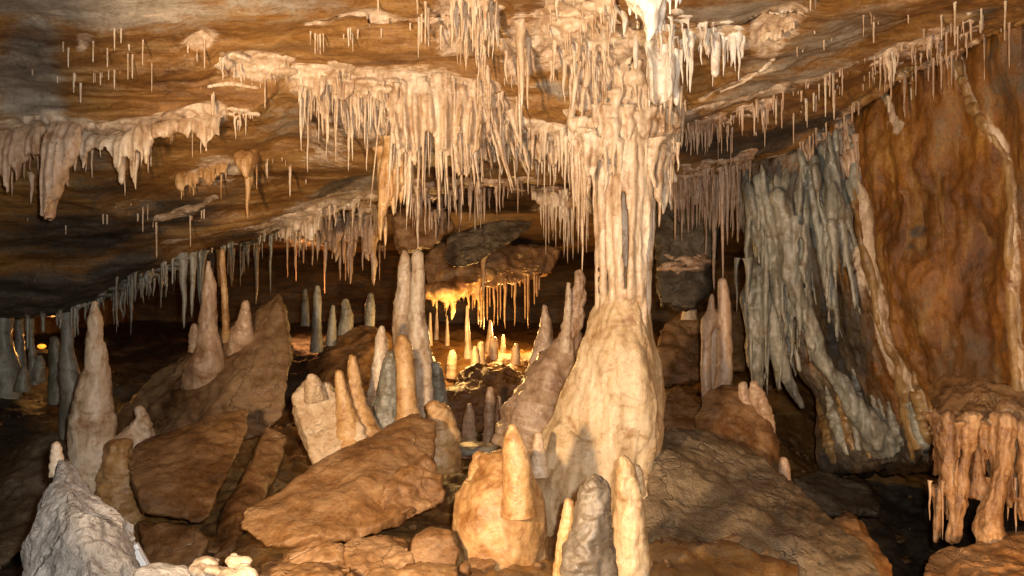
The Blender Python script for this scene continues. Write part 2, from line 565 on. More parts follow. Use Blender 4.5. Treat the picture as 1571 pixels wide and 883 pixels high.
CRUST_BLOBS = [(385,100,55,26,.1,1),(400,95,40,20,-.1,1),(510,125,75,30,.15,1.1),(560,170,90,50,.2,.8),(650,170,95,75,0,1),(730,180,80,70,.5,.9),
    (880,55,85,60,.3,1.1),(950,120,75,80,0,1.1),(700,30,45,60,0,.9),(800,70,35,70,0,.8),(470,340,80,32,-.4,1.1),(550,320,60,30,-.2,.9),(330,265,50,22,-.2,.9),
    (130,62,18,10,-.5,.7),(310,62,32,14,-.1,.9),(70,210,40,40,0,.8),(1190,40,55,26,-.5,1.05),(1110,60,60,30,0,.7),(1000,150,50,60,0,.8),(990,60,40,60,0,1),
    (720,225,120,30,0,.7),(850,230,60,30,.2,.7),(500,220,60,60,0,.55),(690,335,30,20,0,.7),(60,30,60,14,0,.45),(250,30,90,10,.1,.4)]
CRUST_LINES = [([(0,198),(75,186),(150,202),(300,174),(335,172)],16,1.1),([(455,105),(600,117),(760,128)],12,1.0),([(1050,190),(1200,142),(1330,90),(1460,35)],9,.7),
    ([(1020,285),(1150,255),(1220,225),(1310,165)],9,.65),([(1310,165),(1400,112),(1500,62)],5,.5),([(470,42),(560,32),(680,28)],6,.6),([(240,330),(300,320),(330,300)],7,.6),([(250,380),(330,355),(420,350)],6,.6),
    ([(1180,95),(1120,135),(1080,160)],5,.7)]
GREY_BLOBS = [(120,15,260,32,.05,1.1),(420,10,160,22,.1,.7),(40,110,60,80,.2,1.1),(60,165,50,26,0,1),(1130,15,120,26,0,1.0),(1260,60,180,34,-.4,.7),(1200,130,150,25,-.35,.7),
    (450,195,60,40,0,.6),(580,190,55,50,0,.7),(850,138,30,16,.3,.9),(1050,195,40,16,0,.9),(140,240,70,50,0,.5),(560,290,80,22,-.35,.7)]
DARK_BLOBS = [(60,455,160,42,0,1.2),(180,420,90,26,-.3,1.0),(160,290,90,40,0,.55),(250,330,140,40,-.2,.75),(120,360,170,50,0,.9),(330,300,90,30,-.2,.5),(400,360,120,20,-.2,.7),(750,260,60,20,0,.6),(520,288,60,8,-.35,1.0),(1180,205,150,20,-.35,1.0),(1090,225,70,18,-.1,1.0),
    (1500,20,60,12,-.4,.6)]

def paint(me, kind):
    """how much crust / bare grey rock / dark rock and painted shade lies where (world attribute)"""
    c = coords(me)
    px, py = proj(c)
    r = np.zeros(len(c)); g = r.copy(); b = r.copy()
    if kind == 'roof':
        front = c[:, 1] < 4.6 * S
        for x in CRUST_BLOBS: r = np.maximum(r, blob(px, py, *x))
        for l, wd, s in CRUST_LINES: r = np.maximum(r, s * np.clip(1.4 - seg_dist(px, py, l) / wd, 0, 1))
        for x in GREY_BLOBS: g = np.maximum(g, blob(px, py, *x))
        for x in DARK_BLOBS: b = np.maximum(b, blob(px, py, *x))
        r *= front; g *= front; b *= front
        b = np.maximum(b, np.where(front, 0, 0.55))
    elif kind == 'wall':
        for l, wd, s in [([(1290,180),(1300,270),(1330,370),(1345,450),(1375,560),(1410,640),(1430,700)],15,1.0),([(1345,130),(1375,200),(1380,190)],9,.9),
                         ([(1465,85),(1480,140),(1530,225)],13,.9),([(1530,225),(1555,330),(1550,460),(1565,640)],12,.8),([(1250,190),(1290,300),(1330,430)],22,.7)]:
            r = np.maximum(r, s * np.clip(1.3 - seg_dist(px, py, l) / wd, 0, 1) * .8)
        for x in [(1200,400,80,200,0,1.0),(1280,560,70,160,.3,.7),(1240,280,50,100,0,.9)]: g = np.maximum(g, blob(px, py, *x))  # grey painted in where the column keeps the warm flood off the wall
        for x in [(1400,355,12,15,.5,.75),(1394,378,8,6,0,.65),(1560,120,70,90,.3,.6),(1450,200,40,60,.2,.45),(1480,560,90,80,.4,.5),(1420,460,30,60,.6,.4),(1560,330,40,90,0,.5),(1290,520,50,110,-.3,.9),(1330,690,120,50,0,1.1),(1300,620,60,80,0,.8)]: b = np.maximum(b, blob(px, py, *x))  # dark spots, plus shade of column and mound painted along the lower band
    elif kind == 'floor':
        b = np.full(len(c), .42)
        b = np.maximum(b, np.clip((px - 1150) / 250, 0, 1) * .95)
        b = np.maximum(b, np.clip((140 - px) / 120, 0, 1) * .9)  # right hollow and left gap darkened, their shade put into the colour
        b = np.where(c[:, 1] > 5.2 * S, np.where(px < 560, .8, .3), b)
    col = np.stack([r, g, b, np.ones(len(c))], 1).astype(np.float32)
    a = me.color_attributes.new('mask', 'FLOAT_COLOR', 'POINT')
    a.data.foreach_set('color', col.ravel())
    return r

us = sample_u()
counts = [4, 6, 10, 4, 34, 26, 14, 40, 34, 34, 16, 30, 12, 12, 12, 10]
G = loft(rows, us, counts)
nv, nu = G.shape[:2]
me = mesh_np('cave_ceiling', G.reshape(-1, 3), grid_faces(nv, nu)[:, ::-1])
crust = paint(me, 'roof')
c = coords(me); n = normals(me)
near = np.clip((c[:, 1] - 0.8) / 2.0, 0.1, 1)
tilt = c[:, 2] - 0.10 * np.maximum(c[:, 0], 0)
q = np.stack([c[:, 0] * .55, c[:, 1] * 1.3, tilt * 2.6], 1)
d = 0.11 * fbm(q * 1.0, 5, 0.5)
d += 0.035 * (ridged(q * 2.3 + 4, 4) - .6)
lay = tilt * 3.2 + 0.35 * c[:, 1] + 0.8 * fbm(q * .8 + 9, 3)        # bedding: broken little steps
d += 0.035 * (np.abs((lay * 1.3) % 1.0 - .5) * 2 - .5)
d += 0.012 * fbm(q * 9, 4, .6)
cr = np.clip((crust - .45) * 3, 0, 1)
fl = fbm(np.stack([c[:, 0] * 11, c[:, 1] * 5, c[:, 2] * 1.6], 1), 3)
d = d * (1 - .35 * cr) - cr * (0.03 + 0.045 * fl)
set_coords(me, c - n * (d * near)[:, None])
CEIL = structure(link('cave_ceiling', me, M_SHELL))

# right-hand wall
def wrow(pts):
    a = np.array(pts, float)
    x = np.linspace(0, 1, 240)
    u = np.linspace(0, 1, len(a))
    return np.stack([np.interp(x, u, a[:, i]) for i in range(3)], 1)
wr = [
    [(1120,235,4.65),(1220,200,4.5),(1300,148,4.15),(1400,92,3.72),(1571,10,3.2),(2300,-150,2.4)],
    [(1130,300,4.65),(1230,295,4.4),(1300,270,4.1),(1370,270,3.8),(1571,280,3.2),(2300,290,2.4)],
    [(1170,470,4.75),(1270,470,4.35),(1340,470,4.0),(1410,470,3.72),(1571,470,3.22),(2300,470,2.4)],
    [(1235,600,4.7),(1315,610,4.3),(1390,620,3.95),(1440,625,3.7),(1571,640,3.25),(2300,640,2.4)],
    [(1270,715,4.5),(1340,722,4.2),(1405,715,4.0),(1440,662,3.8),(1571,655,3.3),(2300,660,2.4)],
    [(1290,700,5.2),(1360,705,5.0),(1430,700,4.7),(1480,650,4.4),(1571,630,4.0),(2300,640,3.0)],
    [(1300,500,5.6),(1370,500,5.4),(1440,500,5.2),(1500,500,4.9),(1571,480,4.5),(2300,480,3.4)],
]
W = np.array([[P(*p) for p in wrow(r_)] for r_ in wr])
W = W.transpose(1, 0, 2)
W = catmull(W.transpose(1, 0, 2), np.concatenate([i + np.linspace(0, 1, k, endpoint=False) for i, k in enumerate([40, 60, 60, 40, 12, 12])] + [[6.0]]))
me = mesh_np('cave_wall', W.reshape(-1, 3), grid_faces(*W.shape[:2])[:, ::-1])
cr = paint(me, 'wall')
c = coords(me); n = normals(me)
q = c * np.array([1.4, 1.4, .8])
d = .16 * fbm(q, 5, .5) + .05 * (ridged(q * 1.3, 4) - .6) + .035 * fbm(c * np.array([5, 5, .9]), 4) + .014 * fbm(c * 11, 4)
d -= np.clip((cr - .3) * 2, 0, 1) * (.03 + .03 * fbm(c * np.array([9, 9, 1.5]), 3))
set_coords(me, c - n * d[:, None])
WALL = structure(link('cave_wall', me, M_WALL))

# floor
FK = np.array([-900, 0, 100, 300, 450, 600, 750, 900, 1050, 1200, 1320, 1420, 1571, 2500], float)
fl_rows = [(.35, [1.0] * 14, 6), (1.4, [1.1,1.1,1.0,.95,.92,.92,.92,.92,.92,.95,1.0,1.1,1.1,1.1], 1.7),
    (2.2, [1.1,1.1,1.0,.92,.86,.84,.84,.84,.83,.88,1.0,1.1,1.1,1.1], 1), (2.8, [1.1,1.1,1.05,.98,.95,.92,.90,.86,.84,.9,1.15,1.25,1.2,1.2], 1),
    (3.4, [1.1,1.1,1.0,.95,.95,.92,.9,.86,.85,1.0,1.4,1.5,1.5,1.5], 1), (4.0, [1.0,1.0,.92,.88,.95,.95,.9,.88,.88,1.0,1.4,1.6,1.6,1.6], 1),
    (4.6, [.8,.78,.8,.8,.9,.95,.95,.92,.88,1.0,1.3,1.5,1.5,1.5], 1), (5.2, [.7,.68,.7,.75,.8,.85,.88,.85,.8,.9,1.2,1.3,1.3,1.3], 1),
    (6.0, [.6,.58,.58,.58,.56,.54,.53,.54,.6,.7,1.0,1.1,1.1,1.1], 1), (7.0, [.5,.48,.48,.48,.48,.46,.47,.5,.5,.55,.7,.8,.8,.8], 1),
    (8.4, [.45] * 14, 1), (10.0, [.4] * 14, 1)]
R_ = []
for Y, hs, k in fl_rows:
    R_.append([np.array([(785 + (x - 785) * k - 785.5) / F * Y * S, Y * S, CZ - h * S]) for x, h in zip(FK, hs)])
R_ = np.array(R_)
uu = np.interp(np.concatenate([np.linspace(-900, -20, 30)[:-1], np.linspace(-20, 1600, 300), np.linspace(1600, 2500, 30)[1:]]), FK, np.arange(14))
G = loft(R_, uu, [6, 14, 26, 26, 26, 26, 26, 26, 24, 20, 10])
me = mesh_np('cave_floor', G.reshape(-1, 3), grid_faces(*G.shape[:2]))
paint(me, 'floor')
c = coords(me); n = normals(me)
d = .16 * fbm(c * 1.2, 5, .55) + .07 * (ridged(c * 2.6, 3) - .6) + .03 * fbm(c * 9, 4)
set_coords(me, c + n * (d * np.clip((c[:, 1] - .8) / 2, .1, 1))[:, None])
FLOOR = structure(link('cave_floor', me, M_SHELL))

# far side walls close the chamber
for nm, xs in (('cave_side_wall', -7.6), ('cave_side_wall', 8.2)):
    a = np.linspace(0.3, 17, 60); b = np.linspace(-1.6, 4.5, 30)
    A, B = np.meshgrid(a, b, indexing='ij')
    v = np.stack([np.full(A.size, xs), A.ravel(), B.ravel()], 1)
    v[:, 0] += .5 * fbm(v * .6, 4)
    m_ = mesh_np(nm, v, grid_faces(60, 30))
    paint(m_, 'none')
    structure(link(nm, m_, M_SHELL))

def bvh_of(o):
    me_ = o.data
    return BVHTree.FromPolygons([v.co.copy() for v in me_.vertices], [tuple(p.vertices) for p in me_.polygons])
BV = [bvh_of(CEIL), bvh_of(WALL)]

def hit(px, py, default=4.0):
    """where the sight line to (px, py) meets the roof or wall; its distance in layout units"""
    dr = Vector(P(px, py, 1.0)) - Vector((0, 0, CZ))
    dr.normalize()
    best = None
    for b in BV:
        h = b.ray_cast(Vector((0, 0, CZ)), dr)
        if h[0] is not None and (best is None or h[3] < best[3]):
            best = h
    return best[0].y / S if best else default
# ------------------------------------------------------------------ builders for dripstone and rocks
def px2m(p, Y):
    return p / F * Y * S

def rebase(o, base):
    """put the object's origin at its base (or hanging point)"""
    c_ = coords(o.data) - np.asarray(base)
    set_coords(o.data, c_)
    o.location = base

def child(name, me_, mat, parent):
    o = link(name, me_, mat, parent)
    o.location = -parent.location
    return o

def spline(pts, m):
    a = np.array(pts, float)
    s = np.concatenate([[0], np.cumsum(np.linalg.norm(np.diff(a[:, :3], axis=0), axis=1))])
    t = np.interp(np.linspace(0, s[-1], m), s, np.arange(len(a)))
    return catmull(a, t)

_seed = [0.0]
def column_mesh(pts, Y, n=28, m=60, rough=.12, ns=5.0, flute=0.0, dome=True, bands=0.0):
    """pts: (px, py, half width px[, dY]) from top to bottom -> world tube with a rounded top"""
    _seed[0] += 1.37
    rowsp = []
    for p in pts:
        yy = Y + (p[3] if len(p) > 3 else 0)
        w_ = P(p[0], p[1], yy)
        rowsp.append([*w_, px2m(p[2], yy)])
    sp = spline(rowsp, m)
    path, r = sp[:, :3], np.maximum(sp[:, 3], .002)
    if bands:
        arc = np.cumsum(np.concatenate([[0], np.linalg.norm(np.diff(path, axis=0), axis=1)]))
        ph_ = arc / max(np.median(r), .01) * 2.6 + 2.5 * fbm(np.stack([arc * 4 + _seed[0], 0 * arc + .4, 0 * arc + .7], 1), 2)
        r = r * (1 + bands * (np.abs(np.sin(ph_)) * 1.4 - .7) * np.clip(.6 + fbm(np.stack([arc * 3, 0 * arc + _seed[0], 0 * arc], 1), 2) * 1.5, 0, 1.4))
    if dome:
        k = 6
        d = path[0] - path[1]
        d /= np.linalg.norm(d) + 1e-9
        a = np.linspace(math.pi / 2, 0, k, endpoint=False)
        add = np.array([path[0] + d * r[0] * .9 * math.sin(x) for x in a])
        rad = np.array([max(r[0] * math.cos(x), .0008) for x in a])
        path = np.vstack([add, path]); r = np.concatenate([rad, r])
    return tube(path, r, n, rough, ns, flute, True, _seed[0])

def stalagmite(name, label, pts, Y, mat, cat='stalagmite', group=None, rough=.12, ns=5.0, flute=0.0, bands=.055, n=40, m=110, lump=0.0, knob=1.0):
    v, f = column_mesh(pts, Y, n, m, rough, ns, flute, True, bands)
    me_ = mesh_np(name, v, f)
    rm = px2m(np.median([p_[2] for p_ in pts]), Y)
    kn = knob
    displace(me_, [(.17 * rm * kn, .55 / rm, 3, (1, 1, .45), 'f'), (.11 * rm * kn, 1.5 / rm, 3, (1, 1, .8), 'f'), (.05 * rm * kn, 4.5 / rm, 2, (1, 1, 1), 'f')])
    if lump:
        displace(me_, [(lump, 9.0, 3, (1, 1, .8), 'f')])
    o = link(name, me_, mat)
    tag(o, label, cat, group)
    p = pts[-1]
    rebase(o, P(p[0], p[1], Y + (p[3] if len(p) > 3 else 0)))
    return o

def drip_mesh(px, py, tip, wpx, Y, n=10, m=26, lean=0.0, blunt=False, rough=.16, root=1.0, dtop=.03):
    """a tapering stalactite that hangs straight down from (px, py)"""
    _seed[0] += 1.37
    top = P(px, py, Y) + np.array([0, dtop, dtop])
    L = px2m(tip - py, Y) + dtop
    t = np.linspace(0, 1, m) ** 1.0
    r0 = px2m(wpx / 2, Y)
    if blunt:
        r = r0 * (1 - .3 * t) * np.clip((1 - t) * 14, 0.02, 1) ** .5
    else:
        r = r0 * (.82 * (1 - t) ** .85 + .18 * np.clip((1 - t) * 10, 0, 1) ** .5)
    r = r + r0 * .8 * root * np.exp(-t / .06)
    r = np.maximum(r, .0012)
    wob = np.array([perlin(np.stack([t * 3 + _seed[0], np.full(m, 3.3 * k), np.full(m, .5)], 1)) for k in (1, 2)])
    path = np.stack([top[0] + wob[0] * r0 * .7 + lean * L * t, top[1] + wob[1] * r0 * .7, top[2] - L * t], 1)
    return tube(path, r, n, rough, 1.6 / max(r0 * 2, .01) * .35, rough * .6, True, _seed[0])

def stalactite(px, py, tip, wpx, label, group, mat=None, Y=None, name='stalactite', cat='stalactite', **k):
    if Y is None:
        Y = hit(px, py)
    v, f = drip_mesh(px, py, tip, wpx, Y, **k)
    o = link(name, mesh_np(name, v, f), mat or M_CREAM)
    tag(o, label, cat, group)
    rebase(o, P(px, py, Y))
    return o

# soda straws share a few unit meshes, scaled per straw
def straw_mesh():
    t = np.linspace(0, 1, 14)
    _seed[0] += 1
    r = 1 + .22 * perlin(np.stack([t * 7, np.full(14, _seed[0]), np.full(14, .3)], 1)) + 1.3 * np.exp(-t / .03) + .5 * np.exp(-t / .15)
    r = r * (1 - .45 * t) * np.clip((1 - t) * 16, .1, 1) ** .5
    path = np.stack([perlin(np.stack([t * 2.2, np.full(14, _seed[0] + 4), np.full(14, .7)], 1)) * .6, 0 * t, -t], 1)
    th = np.linspace(0, 2 * np.pi, 6, endpoint=False)
    v = np.stack([path[:, None, 0] + r[:, None] * np.cos(th), r[:, None] * np.sin(th) + 0 * path[:, None, 0], path[:, None, 2] + 0 * th], -1).reshape(-1, 3)
    idx = np.arange(14 * 6).reshape(14, 6); nx = np.roll(idx, -1, 1)
    f = np.stack([idx[:-1], nx[:-1], nx[1:], idx[1:]], -1).reshape(-1, 4)[:, ::-1]
    return mesh_np('soda_straw', v, f)

STRAWS = {}
def straw(px, py, tip, wpx, label, group, mat, Y=None):
    if Y is None:
        Y = hit(px, py)
    if mat.name not in STRAWS:
        STRAWS[mat.name] = [straw_mesh() for _ in range(8)]
        for m_ in STRAWS[mat.name]:
            m_.materials.append(mat)
    o = bpy.data.objects.new('soda_straw', random.choice(STRAWS[mat.name]))
    C.objects.link(o)
    o.location = P(px, py, Y) + np.array([0, .02, .02])
    r = px2m(wpx / 2, Y)
    o.scale = (r, r, px2m(tip - py, Y) + .02)
    o.rotation_euler = (0, 0, random.uniform(0, 6))
    tag(o, label, 'soda straw', group)
    return o

def along(line, n, jit=0.0):
    a = np.array(line, float)
    s = np.concatenate([[0], np.cumsum(np.hypot(*np.diff(a, axis=0).T))])
    heads = [random.random() for _ in range(max(3, n // 5))]
    for k in range(n):
        u_ = random.choice(heads) + random.gauss(0, .025) if random.random() < .6 else random.random()
        t = s[-1] * min(max(u_, 0), 1)
        yield np.interp(t, s, a[:, 0]), np.interp(t, s, a[:, 1]) + random.uniform(-jit, jit)

def fringe(line, n, ln, wd, label, group, mat, jit=4, thick=0.0, tlabel=None, tln=None, twd=None, Y=None, skew=2.0):
    """a row of straws, some of them grown into stalactites"""
    for x, y in along(line, n, jit):
        if random.random() < thick:
            L = random.uniform(*tln)
            stalactite(x, y, y + L, random.uniform(*twd), tlabel, group, mat, Y)
        else:
            L = ln[0] * .6 + (ln[1] * 1.25 - ln[0] * .6) * random.random() ** (skew + .6)
            straw(x, y, y + L, random.uniform(wd[0] * .75, wd[1] * 1.2), label, group, mat, Y)

def sphere(cx, r, nu=14, nv=9, sq=(1, 1, 1)):
    th = np.linspace(0, 2 * np.pi, nu, endpoint=False)
    ph = np.linspace(.12, math.pi - .12, nv)
    v = np.stack([np.sin(ph)[:, None] * np.cos(th), np.sin(ph)[:, None] * np.sin(th), np.cos(ph)[:, None] + 0 * th], -1).reshape(-1, 3)
    v = v * r * np.array(sq) + cx
    idx = np.arange(nu * nv).reshape(nv, nu); nx = np.roll(idx, -1, 1)
    f = np.stack([idx[:-1], idx[1:], nx[1:], nx[:-1]], -1).reshape(-1, 4)
    v = np.vstack([v, cx + np.array([0, 0, r * sq[2]]), cx - np.array([0, 0, r * sq[2]])])
    t0, t1 = nu * nv, nu * nv + 1
    tri = np.vstack([np.stack([np.full(nu, t0), idx[0], nx[0]], -1), np.stack([np.full(nu, t1), nx[-1], idx[-1]], -1)])
    return v, [f, tri]

def hull_mesh(pts, back=.4, shrink=.0):
    bm = bmesh.new()
    for p in pts:
        bm.verts.new(P(*p))
    cx = np.mean([p[0] for p in pts]); cy = np.mean([p[1] for p in pts])
    for p in pts:
        a, b, c_ = p
        k = 1 / (1 + back / c_) * (1 - shrink)     # keep the true width behind
        bm.verts.new(P(cx + (a - cx) * k, cy + (b - cy) * k, c_ + back))
    r = bmesh.ops.convex_hull(bm, input=bm.verts[:])
    bmesh.ops.delete(bm, geom=list({g for g in r['geom_interior'] + r['geom_unused'] if isinstance(g, bmesh.types.BMVert)}), context='VERTS')
    bmesh.ops.recalc_face_normals(bm, faces=bm.faces[:])
    me_ = bpy.data.meshes.new('rock')
    bm.to_mesh(me_)
    bm.free()
    return me_

def boulder(name, label, pts, mat, cat='boulder', group=None, back=.35, voxel=.022, soft=5, amp=.05, shrink=.1, fine=.012, layers=None):
    me_ = remesh(hull_mesh(pts, back, shrink), voxel, soft)
    displace(me_, layers or [(amp, 2.2, 4, (1, 1, 1), 'f'), (amp * .7, 4.5, 3, (1, 1, 1.4), 'r'), (fine, 16, 3, (1, 1, 1), 'f')])
    me_.name = name
    o = link(name, me_, mat)
    tag(o, label, cat, group)
    c_ = coords(me_)
    rebase(o, (c_[:, 0].mean(), c_[:, 1].mean(), c_[:, 2].min()))
    return o

def islands(me_):
    nv_ = len(me_.vertices)
    e = np.zeros(len(me_.edges) * 2, np.int32)
    me_.edges.foreach_get('vertices', e)
    e = e.reshape(-1, 2)
    lab = np.arange(nv_)
    while True:
        m_ = np.minimum(lab[e[:, 0]], lab[e[:, 1]])
        new = lab.copy()
        np.minimum.at(new, e[:, 0], m_)
        np.minimum.at(new, e[:, 1], m_)
        new = new[new]
        if (new == lab).all():
            break
        lab = new
    return lab

def only_piece(me_, lab, keep):
    bm = bmesh.new()
    bm.from_mesh(me_)
    bmesh.ops.delete(bm, geom=[v_ for v_, l_ in zip(bm.verts, lab) if l_ != keep], context='VERTS')
    out = bpy.data.meshes.new(me_.name)
    bm.to_mesh(out)
    bm.free()
    return out

def largest_piece(me_):
    """drop crumbs that the fusing left loose"""
    lab = islands(me_)
    ids, cnt = np.unique(lab, return_counts=True)
    return me_ if len(ids) == 1 else only_piece(me_, lab, ids[cnt.argmax()])

def fused(name, prims, mat, voxel, soft=4, layers=(), parent=None):
    v, f = merge(prims)
    me_ = largest_piece(remesh(mesh_np(name, v, f), voxel, soft))
    if layers:
        displace(me_, layers)
    me_.name = name
    return child(name, me_, mat, parent) if parent else link(name, me_, mat)

def curtain_mesh(top, bottom, nu=120, nv=50, Y=None, folds=.03, nf=9, thick=.02, follow=.5, seed=0):
    """a hanging drapery: sheet between a top line and a ragged lower edge, folded in depth, closed shell"""
    a, b = np.array(top, float), np.array(bottom, float)
    ta = np.concatenate([[0], np.cumsum(np.hypot(*np.diff(a, axis=0).T))]); ta /= ta[-1]
    tb = (b[:, 0] - b[0, 0]) / (b[-1, 0] - b[0, 0])
    u = np.linspace(0, 1, nu)
    tx, ty = np.interp(u, ta, a[:, 0]), np.interp(u, ta, a[:, 1])
    bx, by = np.interp(u, tb, b[:, 0]), np.interp(u, tb, b[:, 1])
    Y0 = np.array([hit(x, y) if Y is None else Y for x, y in zip(tx, ty)])
    k = np.ones(9) / 9
    Y0 = np.convolve(np.pad(Y0, 4, mode='edge'), k, 'valid')
    ty = ty + 9 * fbm(np.stack([u * 9 + seed, 0 * u + .3, 0 * u + top[0][0] * .37], 1), 3)
    by = by + 10 * fbm(np.stack([u * 22, 0 * u + .7, 0 * u + top[0][0] * .21], 1), 2)
    front = np.zeros((nu, nv, 3)); backs = np.zeros((nu, nv, 3))
    vv = np.linspace(0, 1, nv)
    fold = np.sin(u * nf * 6.283 + 2 * np.sin(u * 9 + seed)) * folds + .5 * folds * np.sin(u * nf * 15 + seed)
    for j, t in enumerate(vv):
        x = tx + (bx - tx) * t; y = ty + (by - ty) * t
        for i in range(nu):
            p = P(x[i], y[i], Y0[i])
            p[1] += fold[i] * (0.3 + t) - .02 + .16 * (1 - t) ** 5
            p[2] += .03 * (1 - t) ** 5
            th_ = thick * (1 - .6 * t)
            front[i, j] = p - np.array([0, th_, 0]); backs[i, j] = p + np.array([0, th_, 0])
    n1 = nu * nv
    v = np.vstack([front.reshape(-1, 3), backs.reshape(-1, 3)])
    f = [grid_faces(nu, nv)[:, ::-1], grid_faces(nu, nv) + n1]
    g = np.arange(n1).reshape(nu, nv)
    for e in (g[0], g[:, -1], g[-1][::-1], g[:, 0][::-1]):
        f.append(np.stack([e[:-1], e[1:], e[1:] + n1, e[:-1] + n1], -1))
    return v, f

def drapery(name, label, top, bottom, mat, drips=(), group=None, Y=None, cat='drapery', **k):
    """curtain sheet as its own mesh, the drip points that hang from it as parts"""
    x0, y0 = top[0]
    Yb = hit(x0, y0) if Y is None else Y
    root = empty(name, P(x0, y0, Yb))
    tag(root, label, cat, group)
    prims = [curtain_mesh(top, bottom, Y=Y, **k)]
    dd = []
    for d in drips:
        px, py, tip, wpx = d[:4]
        yy = (hit(px, py) if Y is None else Y) - .015 + random.uniform(-.02, .02)
        dd.append((d, yy))
        if wpx > 4.2:
            prims.append(drip_mesh(px, py, py + (tip - py) * .72, wpx * 1.25, yy, 10, 20, root=.4, lean=d[5] if len(d) > 5 else 0))
    fused('sheet', prims, mat, .0115, 2, [(.016, 7, 3, (1, 1, .3), 'f'), (.007, 26, 2, (1, 1, .35), 'f')], root)
    for d, yy in dd:
        px, py, tip, wpx = d[:4]
        v, f = drip_mesh(px, py, tip, wpx, yy, blunt=len(d) > 4 and d[4], lean=d[5] if len(d) > 5 else 0)
        child('drip_tip', mesh_np('drip_tip', v, f), mat, root)
    return root

# ------------------------------------------------------------------ the great column
YC = 3.2
col = empty('dripstone_column', P(935, 880, YC))
tag(col, 'tall cream column from floor to roof with swollen base and fluted shaft', 'column')
v, f = column_mesh([(953,425,24),(953,448,38),(952,480,48),(951,520,58),(950,560,67),(946,600,75),(940,640,81),(935,670,82),(924,700,88),(916,730,97),(910,770,108),(910,830,120),(910,930,132)], YC, 170, 260, .06, 1.8, 0, True, 0)
me = mesh_np('base_mound', v, f)
displace(me, [(.075, 2.0, 4, (1, 1, .5), 'f'), (.022, 5.5, 3, (1.3, 1.3, .35), 'f'), (.006, 14, 3, (1, 1, .5), 'r'), (.004, 40, 3, (1, 1, .8), 'f')])
child('base_mound', me, M_MOUND, col)
random.seed(12)
prims = [column_mesh([(962,110,30),(964,180,50),(964,250,38),(962,300,25),(960,380,22),(957,440,26),(952,520,26)], YC + .09, 40, 60, .1, 4)]
fl_ = [(917,200,919,500,9,-.05),(931,200,936,500,7,-.09),(947,200,950,500,10,-.12),(957,200,962,330,6,-.15),(966,200,972,500,8,-.14),(975,200,968,500,7,-.15),(984,200,986,505,9,-.12),(996,200,993,540,8,-.10),(1008,200,1001,500,8,-.05),
       (1022,210,1009,410,6,0),(906,220,908,500,5,-.02),(940,200,938,360,6,-.12),(990,200,1003,380,5,-.12),(925,200,928,420,5,-.10),(1003,200,998,430,4,-.11),(955,200,952,400,4,-.15)]
for xt, yt, xb, yb, r, dy in fl_:
    xt, xb, r, dy = 963 + (xt - 963) * .86, 958 + (xb - 958) * .84, r * .86, dy * .85
    mid = (xt + xb) / 2 + random.uniform(-4, 4)
    tp = yb < 440
    yt = random.uniform(110, 185)
    v, f = column_mesh([(xt,yt,r*.5,.03),(xt,yt+40,r*1.2),(xt*.7+xb*.3,yt*.6+yb*.4,r),(mid,(yt+yb)/2,r*.85),(xb,yb-50,r*.8),(xb,yb,1) if tp else (xb,yb,r*.9,-dy)], YC + dy, 18, 80, .22, 8, .16)
    prims.append((v, f))
fused('shaft', prims, M_CREAM, .0105, 2, [(.010, 8, 3, (1, 1, .25), 'f'), (.006, 30, 2, (1, 1, .3), 'f')], col)
# capital: several storeys of fused drips spreading up to the roof
def cap_r(y):
    return np.interp(y, [-20, 40, 90, 140, 185, 210, 240, 280, 330], [125, 108, 94, 84, 82, 84, 70, 50, 40])
prims = [column_mesh([(945,10,105),(948,60,92),(953,100,80),(960,150,74),(962,190,72),(962,215,72),(962,245,58),(960,280,44)], YC + .08, 60, 70, .35, 3.0, .2, dome=False)]
tips = []
for k in range(190):
    a = random.uniform(-1.75, 1.75)
    y = random.choice([random.uniform(20, 120), random.uniform(90, 190), random.uniform(185, 245)])
    r = cap_r(y) * random.uniform(.84, 1.05)
    x = 956 + r * math.sin(a)
    dy = -r * math.cos(a) / F * YC * .75
    L = random.uniform(18, 60) if random.random() < .6 else random.uniform(60, 130)
    wd = random.uniform(4, 9) + L * .055
    prims.append(drip_mesh(x, y, y + L * .7, wd * 1.3, YC + dy, 10, 22, root=.9))
    if k < 92:
        tips.append((x, y, y + L, wd, YC + dy))
for k in range(9):
    a = random.uniform(-1.7, 1.7); y = random.uniform(40, 190); r = cap_r(y) * .92
    prims.append(sphere(P(956 + r * math.sin(a), y, YC - r * math.cos(a) / F * YC * .75), px2m(random.uniform(8, 18), YC), sq=(1.2, .9, .8)))
for x, y, r, dy in [(898,204,20,0),(910,212,22,-.05)]:
    prims.append(sphere(P(x, y, YC + dy), px2m(r, YC), sq=(1.1, .8, 1)))
fused('capital', prims, M_CREAM, .011, 2, [(.024, 5, 3, (1, 1, .5), 'f'), (.010, 20, 3, (1, 1, .4), 'f')], col)
for x, y, t, wd, yy in tips:
    v, f = drip_mesh(x, y, t, wd, yy, 8, 24, root=.3)
    child('drip_tip', mesh_np('drip_tip', v, f), M_CREAM, col)
for x, y, t, wd in [(862,205,270,8),(868,215,300,7),(880,240,330,8),(888,250,365,8),(894,250,420,7),(901,250,330,7),(1042,225,262,7),(1030,240,300,7)]:
    v, f = drip_mesh(x, y, t, wd, YC - .04, 8, 24)
    child('drip_tip', mesh_np('drip_tip', v, f), M_CREAM, col)

